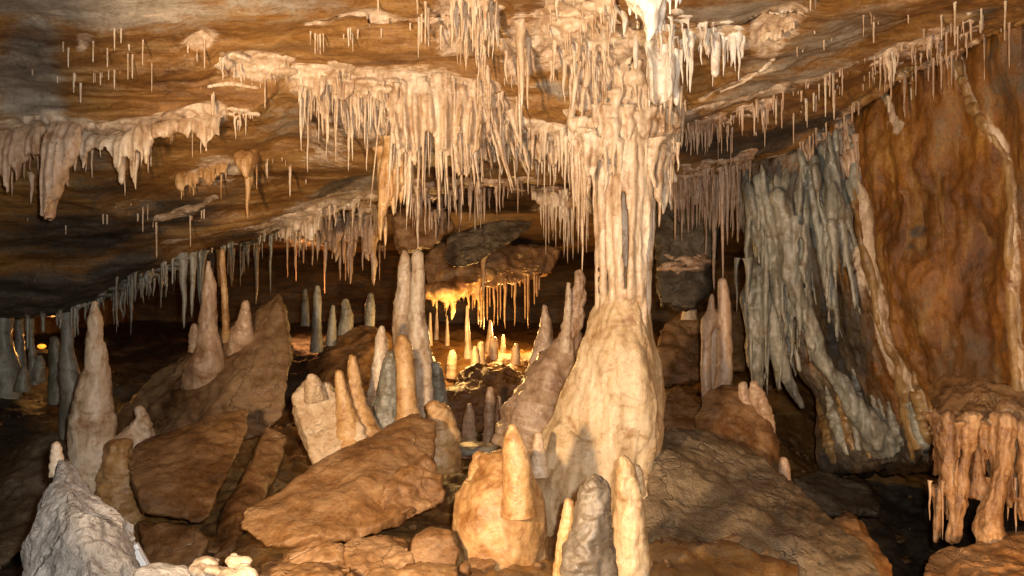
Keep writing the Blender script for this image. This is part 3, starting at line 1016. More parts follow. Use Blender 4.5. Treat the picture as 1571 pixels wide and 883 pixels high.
# ------------------------------------------------------------------ boulders and rock masses
boulder('boulder', 'pointed grey boulder in the near left corner, lit white by the flash',
    [(92,703,2.08),(78,735,2.0),(62,772,1.95),(48,830,1.88),(20,930,1.8),(120,740,2.03),(158,768,2.0),(203,806,1.97),(214,835,1.93),(226,930,1.85),(130,800,1.82),(105,760,1.92),(150,930,1.66)], M_STONE, back=.12, voxel=.010, soft=2, layers=[(.05, 2.0, 3, (1, 1, 1), 'f'), (.045, 4.5, 3, (1, 1.3, .8), 'r'), (.014, 14, 4, (1, 1, 1), 'r'), (.004, 50, 2, (1, 1, 1), 'f')])
boulder('boulder', 'low grey stone at the bottom edge beside the pointed grey boulder', [(205,872,1.8),(240,862,1.85),(290,868,1.85),(300,900,1.8),(190,930,1.75),(310,930,1.75)], M_STONE, back=.1, voxel=.01, soft=3, amp=.02, fine=.008)
boulder('boulder', 'dark brown squarish block with a flat front, right of the tall left stalagmite',
    [(190,712,3.2),(205,686,3.35),(238,666,3.5),(330,640,3.65),(380,630,3.65),(379,660,3.5),(352,718,3.25),(322,795,3.0),(300,802,2.98),(218,787,3.0),(208,748,3.05)], M_BROWN, back=.4, soft=3, amp=.035)
boulder('boulder', 'brown block lying under the dark squarish block', [(212,800,3.0),(300,800,3.0),(318,830,2.95),(315,900,2.8),(215,900,2.8)], M_BROWN, back=.3, amp=.04)
boulder('boulder', 'slanting brown slab leaning between the squarish block and the big orange boulder', [(318,870,2.95),(335,800,3.2),(388,700,3.5),(408,655,3.7),(442,672,3.7),(432,722,3.5),(385,790,3.2),(350,860,2.95)], M_BROWN, back=.3, amp=.045)
boulder('boulder', 'large tan brown rock mound on the left carrying a pink stalagmite',
    [(190,640,4.4),(240,570,4.5),(300,535,4.5),(365,495,4.5),(430,448,4.5),(446,500,4.35),(446,570,4.15),(436,640,4.0),(410,670,3.95),(300,690,3.9),(200,690,4.1),(160,660,4.3)], M_TAN, back=.5, amp=.06, voxel=.03)
boulder('boulder', 'pale cream and orange block with a bright left face behind the big orange boulder',
    [(446,606,3.45),(470,582,3.55),(505,586,3.5),(525,618,3.45),(556,650,3.4),(566,695,3.35),(482,713,3.3),(462,680,3.4),(450,640,3.45)], M_BLOCK, back=.3, voxel=.016, soft=3, amp=.03)
boulder('boulder', 'brown flowstone hump right of the pale cream block', [(540,620,3.7),(575,590,3.8),(610,600,3.8),(640,640,3.7),(660,690,3.5),(560,720,3.45),(530,680,3.55)], M_ORANGE, back=.4, amp=.04)
boulder('boulder', 'big flat topped orange boulder lying tilted in the middle foreground',
    [(366,805,2.62),(378,778,2.72),(455,737,2.98),(530,692,3.2),(600,652,3.32),(642,636,3.38),(668,648,3.34),(668,700,3.08),(672,752,2.95),(655,790,2.85),(600,795,2.68),(555,832,2.58),(480,822,2.5),(405,842,2.5)],
    M_ORANGE, back=.3, voxel=.018, soft=4, amp=.035, layers=[(.05, 1.5, 3, (1, 1, 1), 'f'), (.025, 4, 3, (1, 1, 1.2), 'f'), (.008, 14, 3, (1, 1, 1), 'f'), (.004, 45, 2, (1, 1, 1), 'f')])
boulder('boulder', 'knobbly orange rock under the right end of the big orange boulder', [(575,770,2.72),(600,735,2.82),(650,700,2.95),(676,730,2.9),(680,770,2.82),(640,800,2.74),(590,800,2.68)], M_ORANGE, back=.2, voxel=.016, amp=.08)
boulder('boulder', 'rounded orange stone between the big orange boulder and the flowstone dome', [(635,830,2.5),(660,806,2.55),(692,815,2.5),(705,850,2.45),(700,900,2.4),(630,890,2.4)], M_ORANGE, back=.2, voxel=.014, amp=.03)
for lab, pts in [('brown rubble stone under the front edge of the big orange boulder', [(440,850,2.5),(480,832,2.55),(520,840,2.5),(530,880,2.4),(450,890,2.4)]),
                 ('brown rubble stone below the hollow of the big orange boulder', [(530,840,2.52),(580,820,2.6),(630,835,2.5),(640,890,2.35),(540,890,2.35)]),
                 ('flat brown stone at the bottom edge left of the flowstone dome', [(560,878,2.2),(650,862,2.3),(700,868,2.25),(720,920,2.1),(560,920,2.1)]),
                 ('brown stone at the bottom edge below the slanting slab', [(395,868,2.3),(440,860,2.35),(520,872,2.25),(540,920,2.1),(400,920,2.1)])]:
    boulder('rubble_stone', lab, pts, M_ORANGE, 'stone', 'loose stones in the foreground', back=.25, voxel=.014, amp=.05)
boulder('rock_mound', 'broad smooth grey brown rock slope to the right of the column base',
    [(1005,700,3.1),(1020,650,3.5),(1070,665,3.6),(1150,690,3.5),(1205,740,3.25),(1250,792,3.05),(1300,815,2.95),(1345,860,2.75),(1375,940,2.5),(960,940,2.35),(985,800,2.75),(1100,790,2.85)], M_OLIVE, 'rock', back=.4, voxel=.024, soft=8, amp=.05)
boulder('boulder', 'dark rounded rock carrying the twin stalagmite right of the column', [(1072,650,3.7),(1085,605,3.8),(1110,590,3.85),(1140,594,3.85),(1165,620,3.8),(1190,675,3.65),(1205,735,3.5),(1070,730,3.5)], M_BROWN, back=.4, amp=.06)
boulder('boulder', 'reddish brown rock in shade between the column and the dark rounded rock', [(1015,610,3.9),(1040,590,4.0),(1075,620,3.9),(1080,720,3.6),(1010,720,3.6)], M_BROWN, back=.3, amp=.05)
boulder('boulder', 'brown boulder at the lower right edge of the grey rock slope', [(1270,800,3.05),(1295,775,3.2),(1325,800,3.1),(1360,860,2.9),(1375,930,2.7),(1290,930,2.6)], M_BROWN, back=.3, amp=.05)
boulder('boulder', 'low dark slab on the floor of the dark hollow on the right', [(1215,735,4.2),(1260,722,4.4),(1330,745,4.3),(1350,790,4.0),(1230,790,3.9)], M_DARK, back=.4, amp=.05)
boulder('boulder', 'dark pointed rock hiding the lamp in the lit far chamber', [(680,600,5.0),(700,572,5.15),(735,553,5.2),(765,560,5.25),(800,572,5.15),(825,590,5.0),(830,660,4.9),(676,660,4.9)], M_BROWN, back=.3, amp=.09, voxel=.025)
boulder('boulder', 'brown sloping rock on the floor left of the far stalagmite pair', [(470,560,5.6),(520,505,5.8),(575,500,5.8),(640,540,5.6),(640,640,4.9),(480,650,4.9)], M_BROWN, back=.4, amp=.06, voxel=.03)
boulder('boulder', 'dark rock at the left edge behind the pointed grey boulder', [(-40,760,3.6),(20,690,3.8),(80,655,3.9),(110,690,3.7),(100,800,3.3),(-40,900,3.0)], M_DARK, back=.4, amp=.06, voxel=.03)
boulder('hanging_rock', 'dark grey angular slab hanging from the roof above the lit far chamber',
    [(676,395,5.0),(688,362,5.1),(722,348,5.15),(800,336,5.2),(820,342,5.2),(795,362,5.05),(755,384,4.95),(728,402,4.9),(700,412,4.9)], M_OLIVE, 'rock', back=.4, voxel=.028, amp=.05, soft=3)
boulder('hanging_rock', 'brown rock mass hanging behind the angular slab, lit yellow from below', [(648,400,5.9),(670,370,6.0),(760,370,6.0),(860,380,6.1),(850,420,6.0),(760,430,5.85),(700,450,5.75),(655,450,5.75)], M_ORANGE, 'rock', back=.6, voxel=.03, amp=.07)
boulder('hanging_rock', 'dark flowstone wall with grey streaks right behind the column shaft', [(1000,255,5.2),(1100,250,5.2),(1105,350,5.0),(1090,450,4.9),(1055,480,4.85),(1010,470,4.9)], M_DARK, 'rock', back=.5, voxel=.03, amp=.09)
boulder('boulder', 'dark ledge of rock behind the twin stalagmite', [(1010,500,5.2),(1060,470,5.4),(1150,480,5.3),(1160,560,5.0),(1010,600,4.9)], M_BROWN, back=.4, amp=.08, voxel=.03)
boulder('hanging_rock', 'orange brown roof rock above the far stalagmite pair', [(600,330,4.8),(640,315,4.9),(690,320,4.9),(700,350,4.85),(660,380,4.8),(610,385,4.75)], M_ORANGE, 'rock', back=.6, voxel=.03, amp=.07)

bpy.context.view_layer.update()
def bvh_world(o):
    mw_ = o.matrix_world
    return BVHTree.FromPolygons([mw_ @ v_.co for v_ in o.data.vertices], [tuple(p_.vertices) for p_ in o.data.polygons])
BV_HANG = [bvh_world(o) for o in C.objects if o.type == 'MESH' and o.name.startswith('hanging_rock')]
BV_ROOF = list(BV)

# ------------------------------------------------------------------ stalagmites
stalagmite('stalagmite', 'tall cream stalagmite on the left with ringed shaft and spreading foot', [(146,466,6),(146,482,11),(147,520,14),(148,560,19),(143,600,27),(141,640,33),(144,680,34),(150,715,40),(158,760,50),(160,840,56)], 3.5, M_CREAM, bands=.06, rough=.10, n=56, m=140, lump=.012, knob=.7)
stalagmite('stalagmite', 'squat tan stalagmite leaning beside the foot of the tall left one', [(215,630,6),(216,650,14),(208,680,27),(196,720,38),(185,780,46)], 3.55, M_CREAM, lump=.03, n=40)
stalagmite('stalagmite', 'brown flowstone foot between the tall left stalagmite and the squarish block', [(182,690,18),(185,720,30),(185,760,34),(180,830,38)], 3.4, M_GOLD, 'flowstone', lump=.03, n=40)
stalagmite('stalagmite', 'small blunt stub rising behind the tip of the pointed grey boulder', [(86,684,7),(87,700,9),(88,730,11)], 2.2, M_CREAM)
stalagmite('stalagmite', 'slender pink stalagmite with a thin tip standing on the tan mound', [(320,402,2.5),(320,412,4),(321,425,7),(321,440,9.5),(321,475,12),(320,510,15),(320,535,20),(318,558,28),(317,590,36,.06),(316,650,44,.2)], 4.3, M_PEACH, bands=.03, rough=.08, n=40, m=100, lump=.008)
stalagmite('stalagmite', 'thin yellow column right beside the slender pink stalagmite', [(341,385,4),(342,420,4.5),(345,460,5),(347,500,5.5),(348,520,8,.05),(348,560,10,.15)], 4.35, M_GOLD, 'column')
stalagmite('stalagmite', 'short rounded tan stalagmite near the top of the tan mound', [(377,466,6),(377,480,8),(375,498,12),(371,515,18,.03),(370,560,24,.15)], 4.3, M_PEACH)
stalagmite('stalagmite', 'tiny knob stalagmite left of the slender pink one', [(298,500,5),(298,512,7),(297,540,8)], 4.4, M_PEACH)
stalagmite('stalagmite', 'narrow grey tan stalagmite behind the bright orange one', [(585,503,5),(585,520,9),(583,560,12),(580,620,18)], 3.75, M_CREAM)
stalagmite('stalagmite', 'pale grey stump between the narrow tan and the bright orange stalagmites', [(600,545,8),(598,570,15),(596,620,20),(596,660,24)], 3.6, M_GREY)
stalagmite('stalagmite', 'left one of the tall stalagmite pair left of the lit far chamber', [(621,386,5),(621,405,9),(620,450,12),(617,490,15),(618,530,16),(616,620,20)], 4.25, M_CREAM, bands=.05, rough=.10)
stalagmite('stalagmite', 'right one of the tall stalagmite pair, with a wider foot', [(641,390,8),(641,420,11),(640,480,13),(645,540,17),(655,600,24),(662,700,34)], 4.1, M_CREAM, bands=.03)
stalagmite('stalagmite', 'grey flowstone stem at the foot of the tall stalagmite pair', [(668,560,7),(672,580,9),(676,620,10),(678,690,16)], 4.0, M_GREY)
stalagmite('stalagmite', 'brown rounded hump behind the top end of the big orange boulder', [(664,625,14),(672,640,24),(676,670,28),(676,720,30)], 3.55, M_GOLD)
stalagmite('stalagmite', 'bright orange rounded stalagmite standing on the big orange boulder', [(617,520,8),(619,532,12.5),(622,570,14.5),(624,622,16),(626,640,20),(627,665,34)], 3.42, M_GOLD, rough=.06, bands=.02, n=48, knob=.5)
stalagmite('stalagmite', 'tan finger stalagmite on the right end of the pale cream block', [(540,549,6),(541,565,8.5),(546,610,13),(551,635,20),(556,670,34)], 3.5, M_GOLD)
stalagmite('stalagmite', 'short tan finger stalagmite in the middle of the pale cream block', [(521,573,6),(523,590,8),(528,625,12),(534,655,20),(540,690,32)], 3.42, M_GOLD)
stalagmite('stalagmite', 'small knob on the upper edge of the pale cream block', [(478,580,9),(480,590,14),(485,615,18)], 3.45, M_BLOCK)
dome = stalagmite('flowstone_dome', 'glossy orange flowstone dome in the foreground with a stalagmite on top', [(742,706,14),(752,718,42),(760,742,60),(766,780,71),(769,830,74),(771,880,72),(772,960,70)], 2.65, M_GOLD, 'flowstone', rough=.06, ns=2, n=110, m=150, lump=.010, bands=0, knob=.4)
stalagmite('stalagmite', 'bright rounded stalagmite on the glossy orange dome', [(786,656,6),(787,668,13),(790,692,19),(793,722,22),(794,750,23),(795,765,25),(796,790,28)], 2.5, M_GOLD, rough=.05, bands=.012, n=48, knob=.45)
stalagmite('stalagmite', 'low tan bump on the back of the glossy orange dome', [(735,700,10),(737,712,18),(740,740,22)], 2.7, M_GOLD)
stalagmite('stalagmite', 'small rounded stalagmite at the left foot of the column', [(826,668,6),(826,682,9),(826,700,12),(826,730,16)], 2.95, M_CREAM)
stalagmite('stalagmite', 'wet grey knobbly stalagmite at the bottom edge in front of the column', [(910,744,12),(911,752,20),(909,785,26),(905,822,33),(902,860,38),(900,960,45)], 1.95, M_WET, bands=.05, rough=.12, ns=9, n=60, m=120, lump=.012)
stalagmite('stalagmite', 'tan pointed stalagmite right of the wet grey one', [(958,706,8),(961,720,15),(964,760,21),(967,800,25),(968,883,31),(968,960,36)], 2.35, M_MOUND, bands=.02, n=48, m=100, lump=.012)
stalagmite('stalagmite', 'small knob on the right shoulder of the tan pointed stalagmite', [(976,718,7),(979,730,9),(980,760,11)], 2.4, M_MOUND)
stalagmite('stalagmite', 'narrow orange stalagmite left of the wet grey one', [(873,771,7),(873,790,11),(870,825,13),(864,883,16),(860,960,18)], 2.2, M_GOLD)
stalagmite('stalagmite', 'pointed tan stalagmite left of the leaning flowstone by the column', [(836,470,3),(836,490,7),(836,515,12),(830,560,20),(822,620,30)], 4.3, M_PEACH, lump=.015)
stalagmite('stalagmite', 'leaning flowstone ridge with a tall tip against the left side of the column', [(888,415,5),(888,432,9),(886,480,13),(874,520,18),(850,570,32),(822,640,50),(812,700,60)], 4.1, M_PEACH, lump=.03, n=44, m=100)
stalagmite('stalagmite', 'thin tan spike beside the tip of the leaning ridge', [(872,435,3),(872,460,5),(870,500,7),(866,540,10)], 4.05, M_CREAM)
root = empty('twin_stalagmite', P(1098, 610, 4.0))
tag(root, 'twin tipped peach stalagmite with an arched hollow, right of the column', 'stalagmite')
prims = [column_mesh([(1092,452,3.5),(1091,475,6),(1089,492,13),(1084,510,9),(1083,560,8),(1086,620,9)], 4.0, 20, 50, .1, 8),
         column_mesh([(1108,432,7),(1110,450,9),(1112,500,11),(1112,560,12),(1108,620,13)], 4.0, 20, 50, .1, 8),
         column_mesh([(1098,485,12),(1098,540,13),(1098,620,15)], 4.07, 20, 40, .1, 8)]
fused('body', prims, M_PEACH, .011, 3, [(.010, 10, 3, (1, 1, .6), 'f')], root)
stalagmite('stalagmite', 'peach cap of dripstone on the far edge of the dark rounded rock', [(1140,592,7),(1142,605,9),(1150,640,9)], 3.8, M_PEACH)
stalagmite('stalagmite', 'peach blob with a drooping tail right of the dark rounded rock top', [(1157,590,7),(1160,604,12),(1170,625,12),(1178,650,10),(1182,700,8)], 3.75, M_PEACH)
stalagmite('stalagmite', 'tiny peach stump low on the right flank of the dark rounded rock', [(1202,706,6),(1203,716,8),(1206,750,10)], 3.5, M_PEACH)
stalagmite('stalagmite', 'small pale cone stalagmite on the dark ledge behind the twin one', [(1057,447,2.5),(1057,455,6),(1057,463,9),(1057,490,12)], 5.2, M_CREAM)

# far chamber
far = 'stalagmites in the lit far chamber'
for lab, pts, Y in [('tall thin glowing stalagmite in the lit far chamber', [(717,470,2),(717,500,3.5),(718,530,5),(719,550,8)], 5.95),
                ('glowing stump right of the thin glowing stalagmite', [(737,527,4),(737,535,6),(737,550,8),(737,575,10)], 5.85),
                ('low glowing stump beside the taller glowing stump', [(729,534,4),(729,541,6),(729,575,9)], 5.8),
                ('pointed amber stalagmite behind the glowing stumps', [(752,492,2),(752,510,4),(751,530,6),(750,560,8)], 6.2),
                ('grey rounded stump right of the pointed amber stalagmite', [(757,521,5),(757,530,7),(757,560,9)], 6.1),
                ('short glowing knob left of the thin glowing stalagmite', [(694,540,5),(694,546,7),(692,580,9)], 5.7),
                ('glowing shard at the foot of the tall stalagmite pair', [(664,548,2),(664,556,5),(668,590,9)], 5.5),
                ('thin dim stalagmite at the right of the lit far chamber', [(772,515,2),(772,530,4),(770,560,6)], 6.3),
                ('dim brown stalagmite at the left of the lit far chamber', [(660,480,1.5),(660,500,2.5),(660,530,4)], 6.6),
                ('second dim brown stalagmite at the left of the lit far chamber', [(670,478,1.5),(670,497,2.5),(669,530,4)], 6.8),
                ('dim amber stalagmite between the dim brown ones and the glowing one', [(686,485,1.2),(686,500,2.2),(686,530,4)], 6.7),
                ('dim stump far right in the lit far chamber', [(792,530,4),(791,540,6),(790,570,9)], 6.0)]:
    stalagmite('stalagmite', lab, pts, Y, M_CREAM, group=far, n=16, m=30)
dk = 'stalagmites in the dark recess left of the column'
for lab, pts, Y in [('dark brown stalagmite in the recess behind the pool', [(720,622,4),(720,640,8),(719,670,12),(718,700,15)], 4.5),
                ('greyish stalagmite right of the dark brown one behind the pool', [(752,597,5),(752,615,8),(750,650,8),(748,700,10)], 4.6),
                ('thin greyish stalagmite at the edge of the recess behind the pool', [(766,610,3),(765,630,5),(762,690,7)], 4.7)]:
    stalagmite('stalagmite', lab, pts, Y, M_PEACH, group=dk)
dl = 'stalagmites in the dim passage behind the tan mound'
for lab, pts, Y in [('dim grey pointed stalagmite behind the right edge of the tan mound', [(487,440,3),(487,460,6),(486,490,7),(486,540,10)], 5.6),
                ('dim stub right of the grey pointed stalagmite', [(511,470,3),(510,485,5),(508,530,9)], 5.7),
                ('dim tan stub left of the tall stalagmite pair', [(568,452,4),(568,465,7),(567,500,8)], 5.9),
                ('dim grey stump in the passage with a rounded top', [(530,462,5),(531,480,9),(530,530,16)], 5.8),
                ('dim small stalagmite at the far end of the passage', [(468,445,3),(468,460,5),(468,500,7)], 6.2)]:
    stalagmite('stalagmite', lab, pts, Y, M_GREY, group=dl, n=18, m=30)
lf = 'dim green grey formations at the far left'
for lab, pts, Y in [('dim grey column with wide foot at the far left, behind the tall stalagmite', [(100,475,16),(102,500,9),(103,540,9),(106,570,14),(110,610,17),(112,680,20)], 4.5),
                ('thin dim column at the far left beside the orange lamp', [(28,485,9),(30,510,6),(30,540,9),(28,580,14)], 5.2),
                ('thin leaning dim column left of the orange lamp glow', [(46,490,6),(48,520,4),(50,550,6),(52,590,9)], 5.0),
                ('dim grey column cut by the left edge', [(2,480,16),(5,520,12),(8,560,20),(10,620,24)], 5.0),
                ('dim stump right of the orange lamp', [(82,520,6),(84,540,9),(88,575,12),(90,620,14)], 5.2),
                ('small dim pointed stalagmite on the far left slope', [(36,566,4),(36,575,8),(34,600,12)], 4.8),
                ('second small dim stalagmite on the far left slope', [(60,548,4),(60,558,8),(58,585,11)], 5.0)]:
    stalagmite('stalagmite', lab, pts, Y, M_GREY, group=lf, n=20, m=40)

# right niche dripstone
root = empty('niche_dripstone', P(1500, 883, 3.0))
tag(root, 'glowing peach cluster of ribs and columns in the lower right corner', 'flowstone')
prims = [column_mesh([(1445,640,10),(1480,650,14),(1520,648,14),(1571,650,16),(1620,660,20)], 3.26, 16, 30, .3, 6, dome=False)]
for pts, dy in [([(1455,640,9),(1456,690,10),(1458,740,13),(1470,775,12)], 0),([(1478,645,8),(1482,690,7),(1480,730,9),(1474,780,8),(1466,830,3)], -.02),([(1500,648,10),(1498,690,8),(1496,730,9),(1492,762,6)], .02),
                ([(1545,645,14),(1542,690,12),(1530,740,13),(1518,790,17),(1522,830,24),(1550,890,48)], -.05),([(1575,655,16),(1574,720,10),(1571,800,8)], -.05),([(1468,770,14),(1462,800,6),(1458,830,3)], 0),([(1515,650,8),(1525,700,6),(1531,735,5)], 0),
                ([(1432,750,7),(1438,780,6),(1436,830,3)], .05),([(1443,752,5),(1444,790,4),(1442,825,2)], .05),([(1560,690,10),(1556,730,9),(1548,770,5)], .05)]:
    prims.append(column_mesh(pts, 3.16 + dy, 16, 40, .2, 7, .1))
random.seed(8)
prims.append(curtain_mesh([(1436,640),(1500,646),(1600,650)], [(1440,720),(1456,800),(1472,730),(1495,760),(1508,700),(1530,800),(1550,730),(1600,790)], Y=3.2, folds=.06, nf=8, thick=.035))
for k in range(40):
    x = random.uniform(1436, 1600); y = random.uniform(640, 668)
    prims.append(drip_mesh(x, y, y + random.uniform(25, 130), random.uniform(6, 13), 3.18 + random.uniform(-.08, .12), 10, 24, rough=.3))
for k in range(9):
    prims.append(sphere(P(random.uniform(1440, 1600), random.uniform(632, 655), 3.24 + random.uniform(-.1, .1)), px2m(random.uniform(10, 22), 3.1)))
fused('ribs', prims, M_NICHE, .010, 2, [(.03, 5, 4, (1, 1, .4), 'f'), (.016, 14, 3, (1, 1, .35), 'f'), (.006, 40, 2, (1, 1, .5), 'f')], root)
for x, y, t, wd in [(1490,655,700,5),(1508,655,720,5),(1535,735,790,5),(1550,730,800,6),(1562,740,830,6),(1430,745,800,5),(1450,745,830,4)]:
    v, f = drip_mesh(x, y, t, wd, 3.14)
    child('drip_tip', mesh_np('drip_tip', v, f), M_PEACH, root)
boulder('hanging_rock', 'brown rock lip joining the peach cluster to the orange wall', [(1425,650,3.4),(1435,590,3.75),(1520,560,3.5),(1640,560,3.35),(1660,655,3.15),(1560,660,3.14),(1470,662,3.22)], M_BROWN, 'rock', back=.4, amp=.09)
boulder('boulder', 'orange lit rock under the peach cluster in the lower right corner', [(1450,860,2.95),(1500,825,3.1),(1580,820,3.1),(1660,880,2.8),(1620,980,2.5),(1480,960,2.5)], M_ORANGE, back=.3, amp=.06)
boulder('boulder', 'dim brown rock left of the peach cluster foot', [(1420,850,3.0),(1460,835,3.1),(1500,850,3.0),(1510,940,2.7),(1420,940,2.7)], M_BROWN, back=.3, amp=.06)

# cream lump with a hollow by the white lamp housing
root = empty('hollow_stone', P(340, 890, 2.15))
tag(root, 'small brightly lit cream stone with a hollow top at the bottom edge', 'stone')
prims = []
for k in range(26):
    a = random.uniform(0, 6.28)
    q_ = random.uniform(.8, 1.15)
    prims.append(sphere(P(341 + 40 * q_ * math.cos(a), 868 - 11 * q_ * math.sin(a) + random.uniform(-4, 10), 2.17 + .06 * q_ * math.sin(a)), px2m(random.uniform(6, 15), 2.15), sq=(1.3, 1, .8)))
prims.append(sphere(P(341, 905, 2.17), px2m(40, 2.15), sq=(1.3, .9, .8)))
fused('body', prims, M_CREAM, .007, 3, [(.02, 7, 4, (1, 1, 1), 'f'), (.008, 25, 3, (1, 1, 1), 'f')], root)

# white lamp housing, unlit; the flood lamp itself stands off to the left
root = empty('floodlight', P(224, 872, 2.10))
tag(root, 'small white lamp housing half hidden behind the pointed grey boulder', 'lamp')
def box_mesh(nm, sx, sy, sz, bev=.01):
    bm = bmesh.new()
    bmesh.ops.create_cube(bm, size=1)
    for vtx in bm.verts:
        vtx.co = (vtx.co.x * sx, vtx.co.y * sy, vtx.co.z * sz)
    bmesh.ops.bevel(bm, geom=bm.edges[:], offset=bev, segments=2, affect='EDGES')
    m_ = bpy.data.meshes.new(nm)
    bm.to_mesh(m_); bm.free()
    return m_
mw, t_, b_ = new_mat('white_lamp_paint')
b_.inputs['Base Color'].default_value = (.75, .78, .82, 1)
b_.inputs['Roughness'].default_value = .4
o = link('housing', box_mesh('housing', .07, .05, .17), mw, root)
o.location = (-.035, 0, .03); o.rotation_euler = (0, -.45, .3)
o2 = link('lens', box_mesh('lens', .012, .04, .13, .003), mw, root)
o2.location = (-.002, -.012, .035); o2.rotation_euler = (0, -.45, .3)

# orange lamp far left
root = empty('passage_lamp', P(64, 531, 5.7))
tag(root, 'small glowing orange lamp low in the far left passage', 'lamp')
o = link('lamp_glass', mesh_np('lamp_glass', *sphere(np.zeros(3), .04, sq=(1.3, .8, .7))), emissive('orange_glow', (1, .32, .03), 1.6), root)
o = link('lamp_base', box_mesh('lamp_base', .2, .1, .05), M_DARK, root)
o.location = (0, 0, -.06)

# little pool
root_me = mesh_np('pool', *tube([P(727, 683, 3.9), P(727, 692, 3.9)], [px2m(31, 3.9), px2m(33, 3.9)], 60, .22, 5))
o = link('pool_rim', root_me, M_GREY)
tag(o, 'small pale round pool basin on the floor behind the glossy dome', 'pool')
rebase(o, P(729, 696, 3.9))

# ------------------------------------------------------------------ draperies
drapery('drapery', 'pale drapery sheet at the far left end of the left ledge', [(-30,200),(30,196),(62,190)], [(-30,280),(-8,300),(5,255),(14,300),(18,250),(24,262),(30,280),(36,245),(48,240),(62,235)], M_PEACH,
        [(4,235,292,6),(14,240,300,5),(20,235,280,5),(33,235,275,6),(42,225,262,5),(54,230,268,4)], folds=.02)
drapery('drapery', 'big pinkish drapery cone with a blunt lower end on the left ledge', [(66,186),(90,180),(124,190)], [(66,325),(72,336),(80,334),(86,310),(98,290),(106,255),(116,240),(124,215)], M_PEACH,
        [(75,200,338,24,1),(84,200,300,20),(100,205,285,22),(110,200,262,12),(72,230,338,17,1),(44,270,312,9),(60,250,275,9)], folds=.03, thick=.035)
drapery('drapery', 'ragged cream drapery along the middle of the left ledge', [(122,198),(160,204),(200,192),(250,182),(300,172),(338,172)],
        [(122,235),(132,260),(140,228),(160,232),(175,240),(186,275),(196,230),(204,285),(212,225),(222,262),(232,215),(262,212),(300,205),(318,232),(338,210)], M_CREAM,
        [(129,220,263,6),(138,225,272,5),(183,205,282,14,1),(188,215,300,6),(206,205,290,12),(224,200,264,7),(205,205,252,6),(262,200,216,4),(306,190,235,5),(172,205,250,5),(150,210,240,4)], folds=.02)
drapery('drapery', 'cream shelf with a single long amber stalactite below the left ledge', [(362,232),(380,228),(396,232)], [(362,248),(372,258),(378,275),(384,262),(396,246)], M_GOLD, [(378,240,335,13),(392,245,290,5),(368,245,262,5)], folds=.02, nf=3, thick=.04)
drapery('drapery', 'row of short amber drips under the left ledge', [(272,268),(300,262),(330,250),(355,246)], [(272,285),(282,300),(290,280),(298,290),(310,272),(322,285),(338,268),(355,256)], M_GOLD,
        [(276,275,305,5),(294,270,300,6),(288,275,295,4),(320,262,285,6),(337,258,306,4),(344,258,272,5)], folds=.02)
drapery('drapery', 'amber drapery spike with a long needle tip below the central curtain', [(578,215),(600,200),(628,205),(655,215)], [(582,350),(585,375),(590,330),(598,310),(612,300),(625,275),(640,240),(655,225)], M_GOLD,
        [(588,230,378,18),(600,215,330,22),(615,215,312,20),(630,212,285,16)], Y=3.25, folds=.03, thick=.035)
# central curtain: many flutes on a folded sheet
dr = [(462 + random.uniform(-3, 3), random.uniform(110, 160), random.uniform(180, 240), random.uniform(5, 8)) for _ in range(3)]
random.seed(21)
for k in range(96):
    x = 590 + 205 * (k / 95) + random.uniform(-6, 6)
    y = np.interp(x, [590, 690, 740, 800], [135, 122, 140, 195]) + abs(random.gauss(0, 26)) - 6
    t = np.interp(x, [590, 640, 680, 720, 760, 800], [300, 325, 295, 275, 262, 250]) + random.choice([random.uniform(-120, -40), random.uniform(-70, 10), random.uniform(-20, 34)])
    if t - y < 25:
        t = y + 30
    dr.append((x, y, t, random.choice([random.uniform(3.5, 7), random.uniform(5, 9), random.uniform(8, 14)]), False, np.interp(x, [590, 660, 700, 800], [-.10, 0, .06, .38]) + random.uniform(-.03, .03)))
drapery('drapery', 'great central curtain of close amber flutes hanging from the roof edge', [(590,142),(625,124),(690,122),(735,138),(770,170),(800,205)], [(602,220),(640,255),(655,200),(690,240),(710,205),(728,232),(752,215),(805,232)], M_CREAM, dr, folds=.05, nf=12, thick=.03)
drapery('drapery', 'smooth pleated sheet slanting to a point right of the central curtain', [(680,140),(720,165),(760,205),(790,235)], [(700,262),(716,278),(724,250),(735,272),(742,240),(755,262),(768,235),(790,242)], M_CREAM,
        [(722,235,283,8),(738,235,278,7),(766,240,300,6),(770,225,268,6),(752,245,275,4)], folds=.035, nf=6, thick=.025)
dr = []
for k in range(26):
    x = 462 + 125 * k / 25 + random.uniform(-3, 3)
    y = 118 + .10 * (x - 462) + random.uniform(-8, 45)
    dr.append((x, y, y + random.uniform(35, 115), random.uniform(3.5, 8)))
drapery('drapery', 'thin torn crust with hanging straws left of the central curtain', [(458,112),(500,105),(545,118),(592,132)], [(458,165),(470,135),(490,160),(505,130),(525,160),(545,140),(565,150),(592,160)], M_CREAM, dr, folds=.02, thick=.018)
drapery('drapery', 'pinkish drapery of blunt tusks on the lower left roof edge', [(488,345),(520,335),(550,330),(585,325)], [(488,385),(500,365),(512,390),(525,360),(540,380),(552,362),(565,395),(585,345)], M_PEACH,
        [(514,345,402,15),(527,345,405,9),(538,350,436,13),(545,345,390,8),(566,335,400,20),(572,345,438,18),(556,345,415,7),(520,350,430,8),(533,355,420,7),(500,350,400,6)], folds=.03, thick=.035)
drapery('drapery', 'crinkled pale shelf on the lower left roof edge with small drips', [(428,352),(455,335),(490,322),(515,318)], [(428,362),(445,368),(460,350),(475,372),(490,352),(515,362)], M_CREAM,
        [(440,358,388,5),(458,352,395,4),(468,350,384,5),(478,350,408,6),(486,352,400,5),(498,350,420,6),(452,355,410,4)], folds=.025, thick=.03)
dr = []
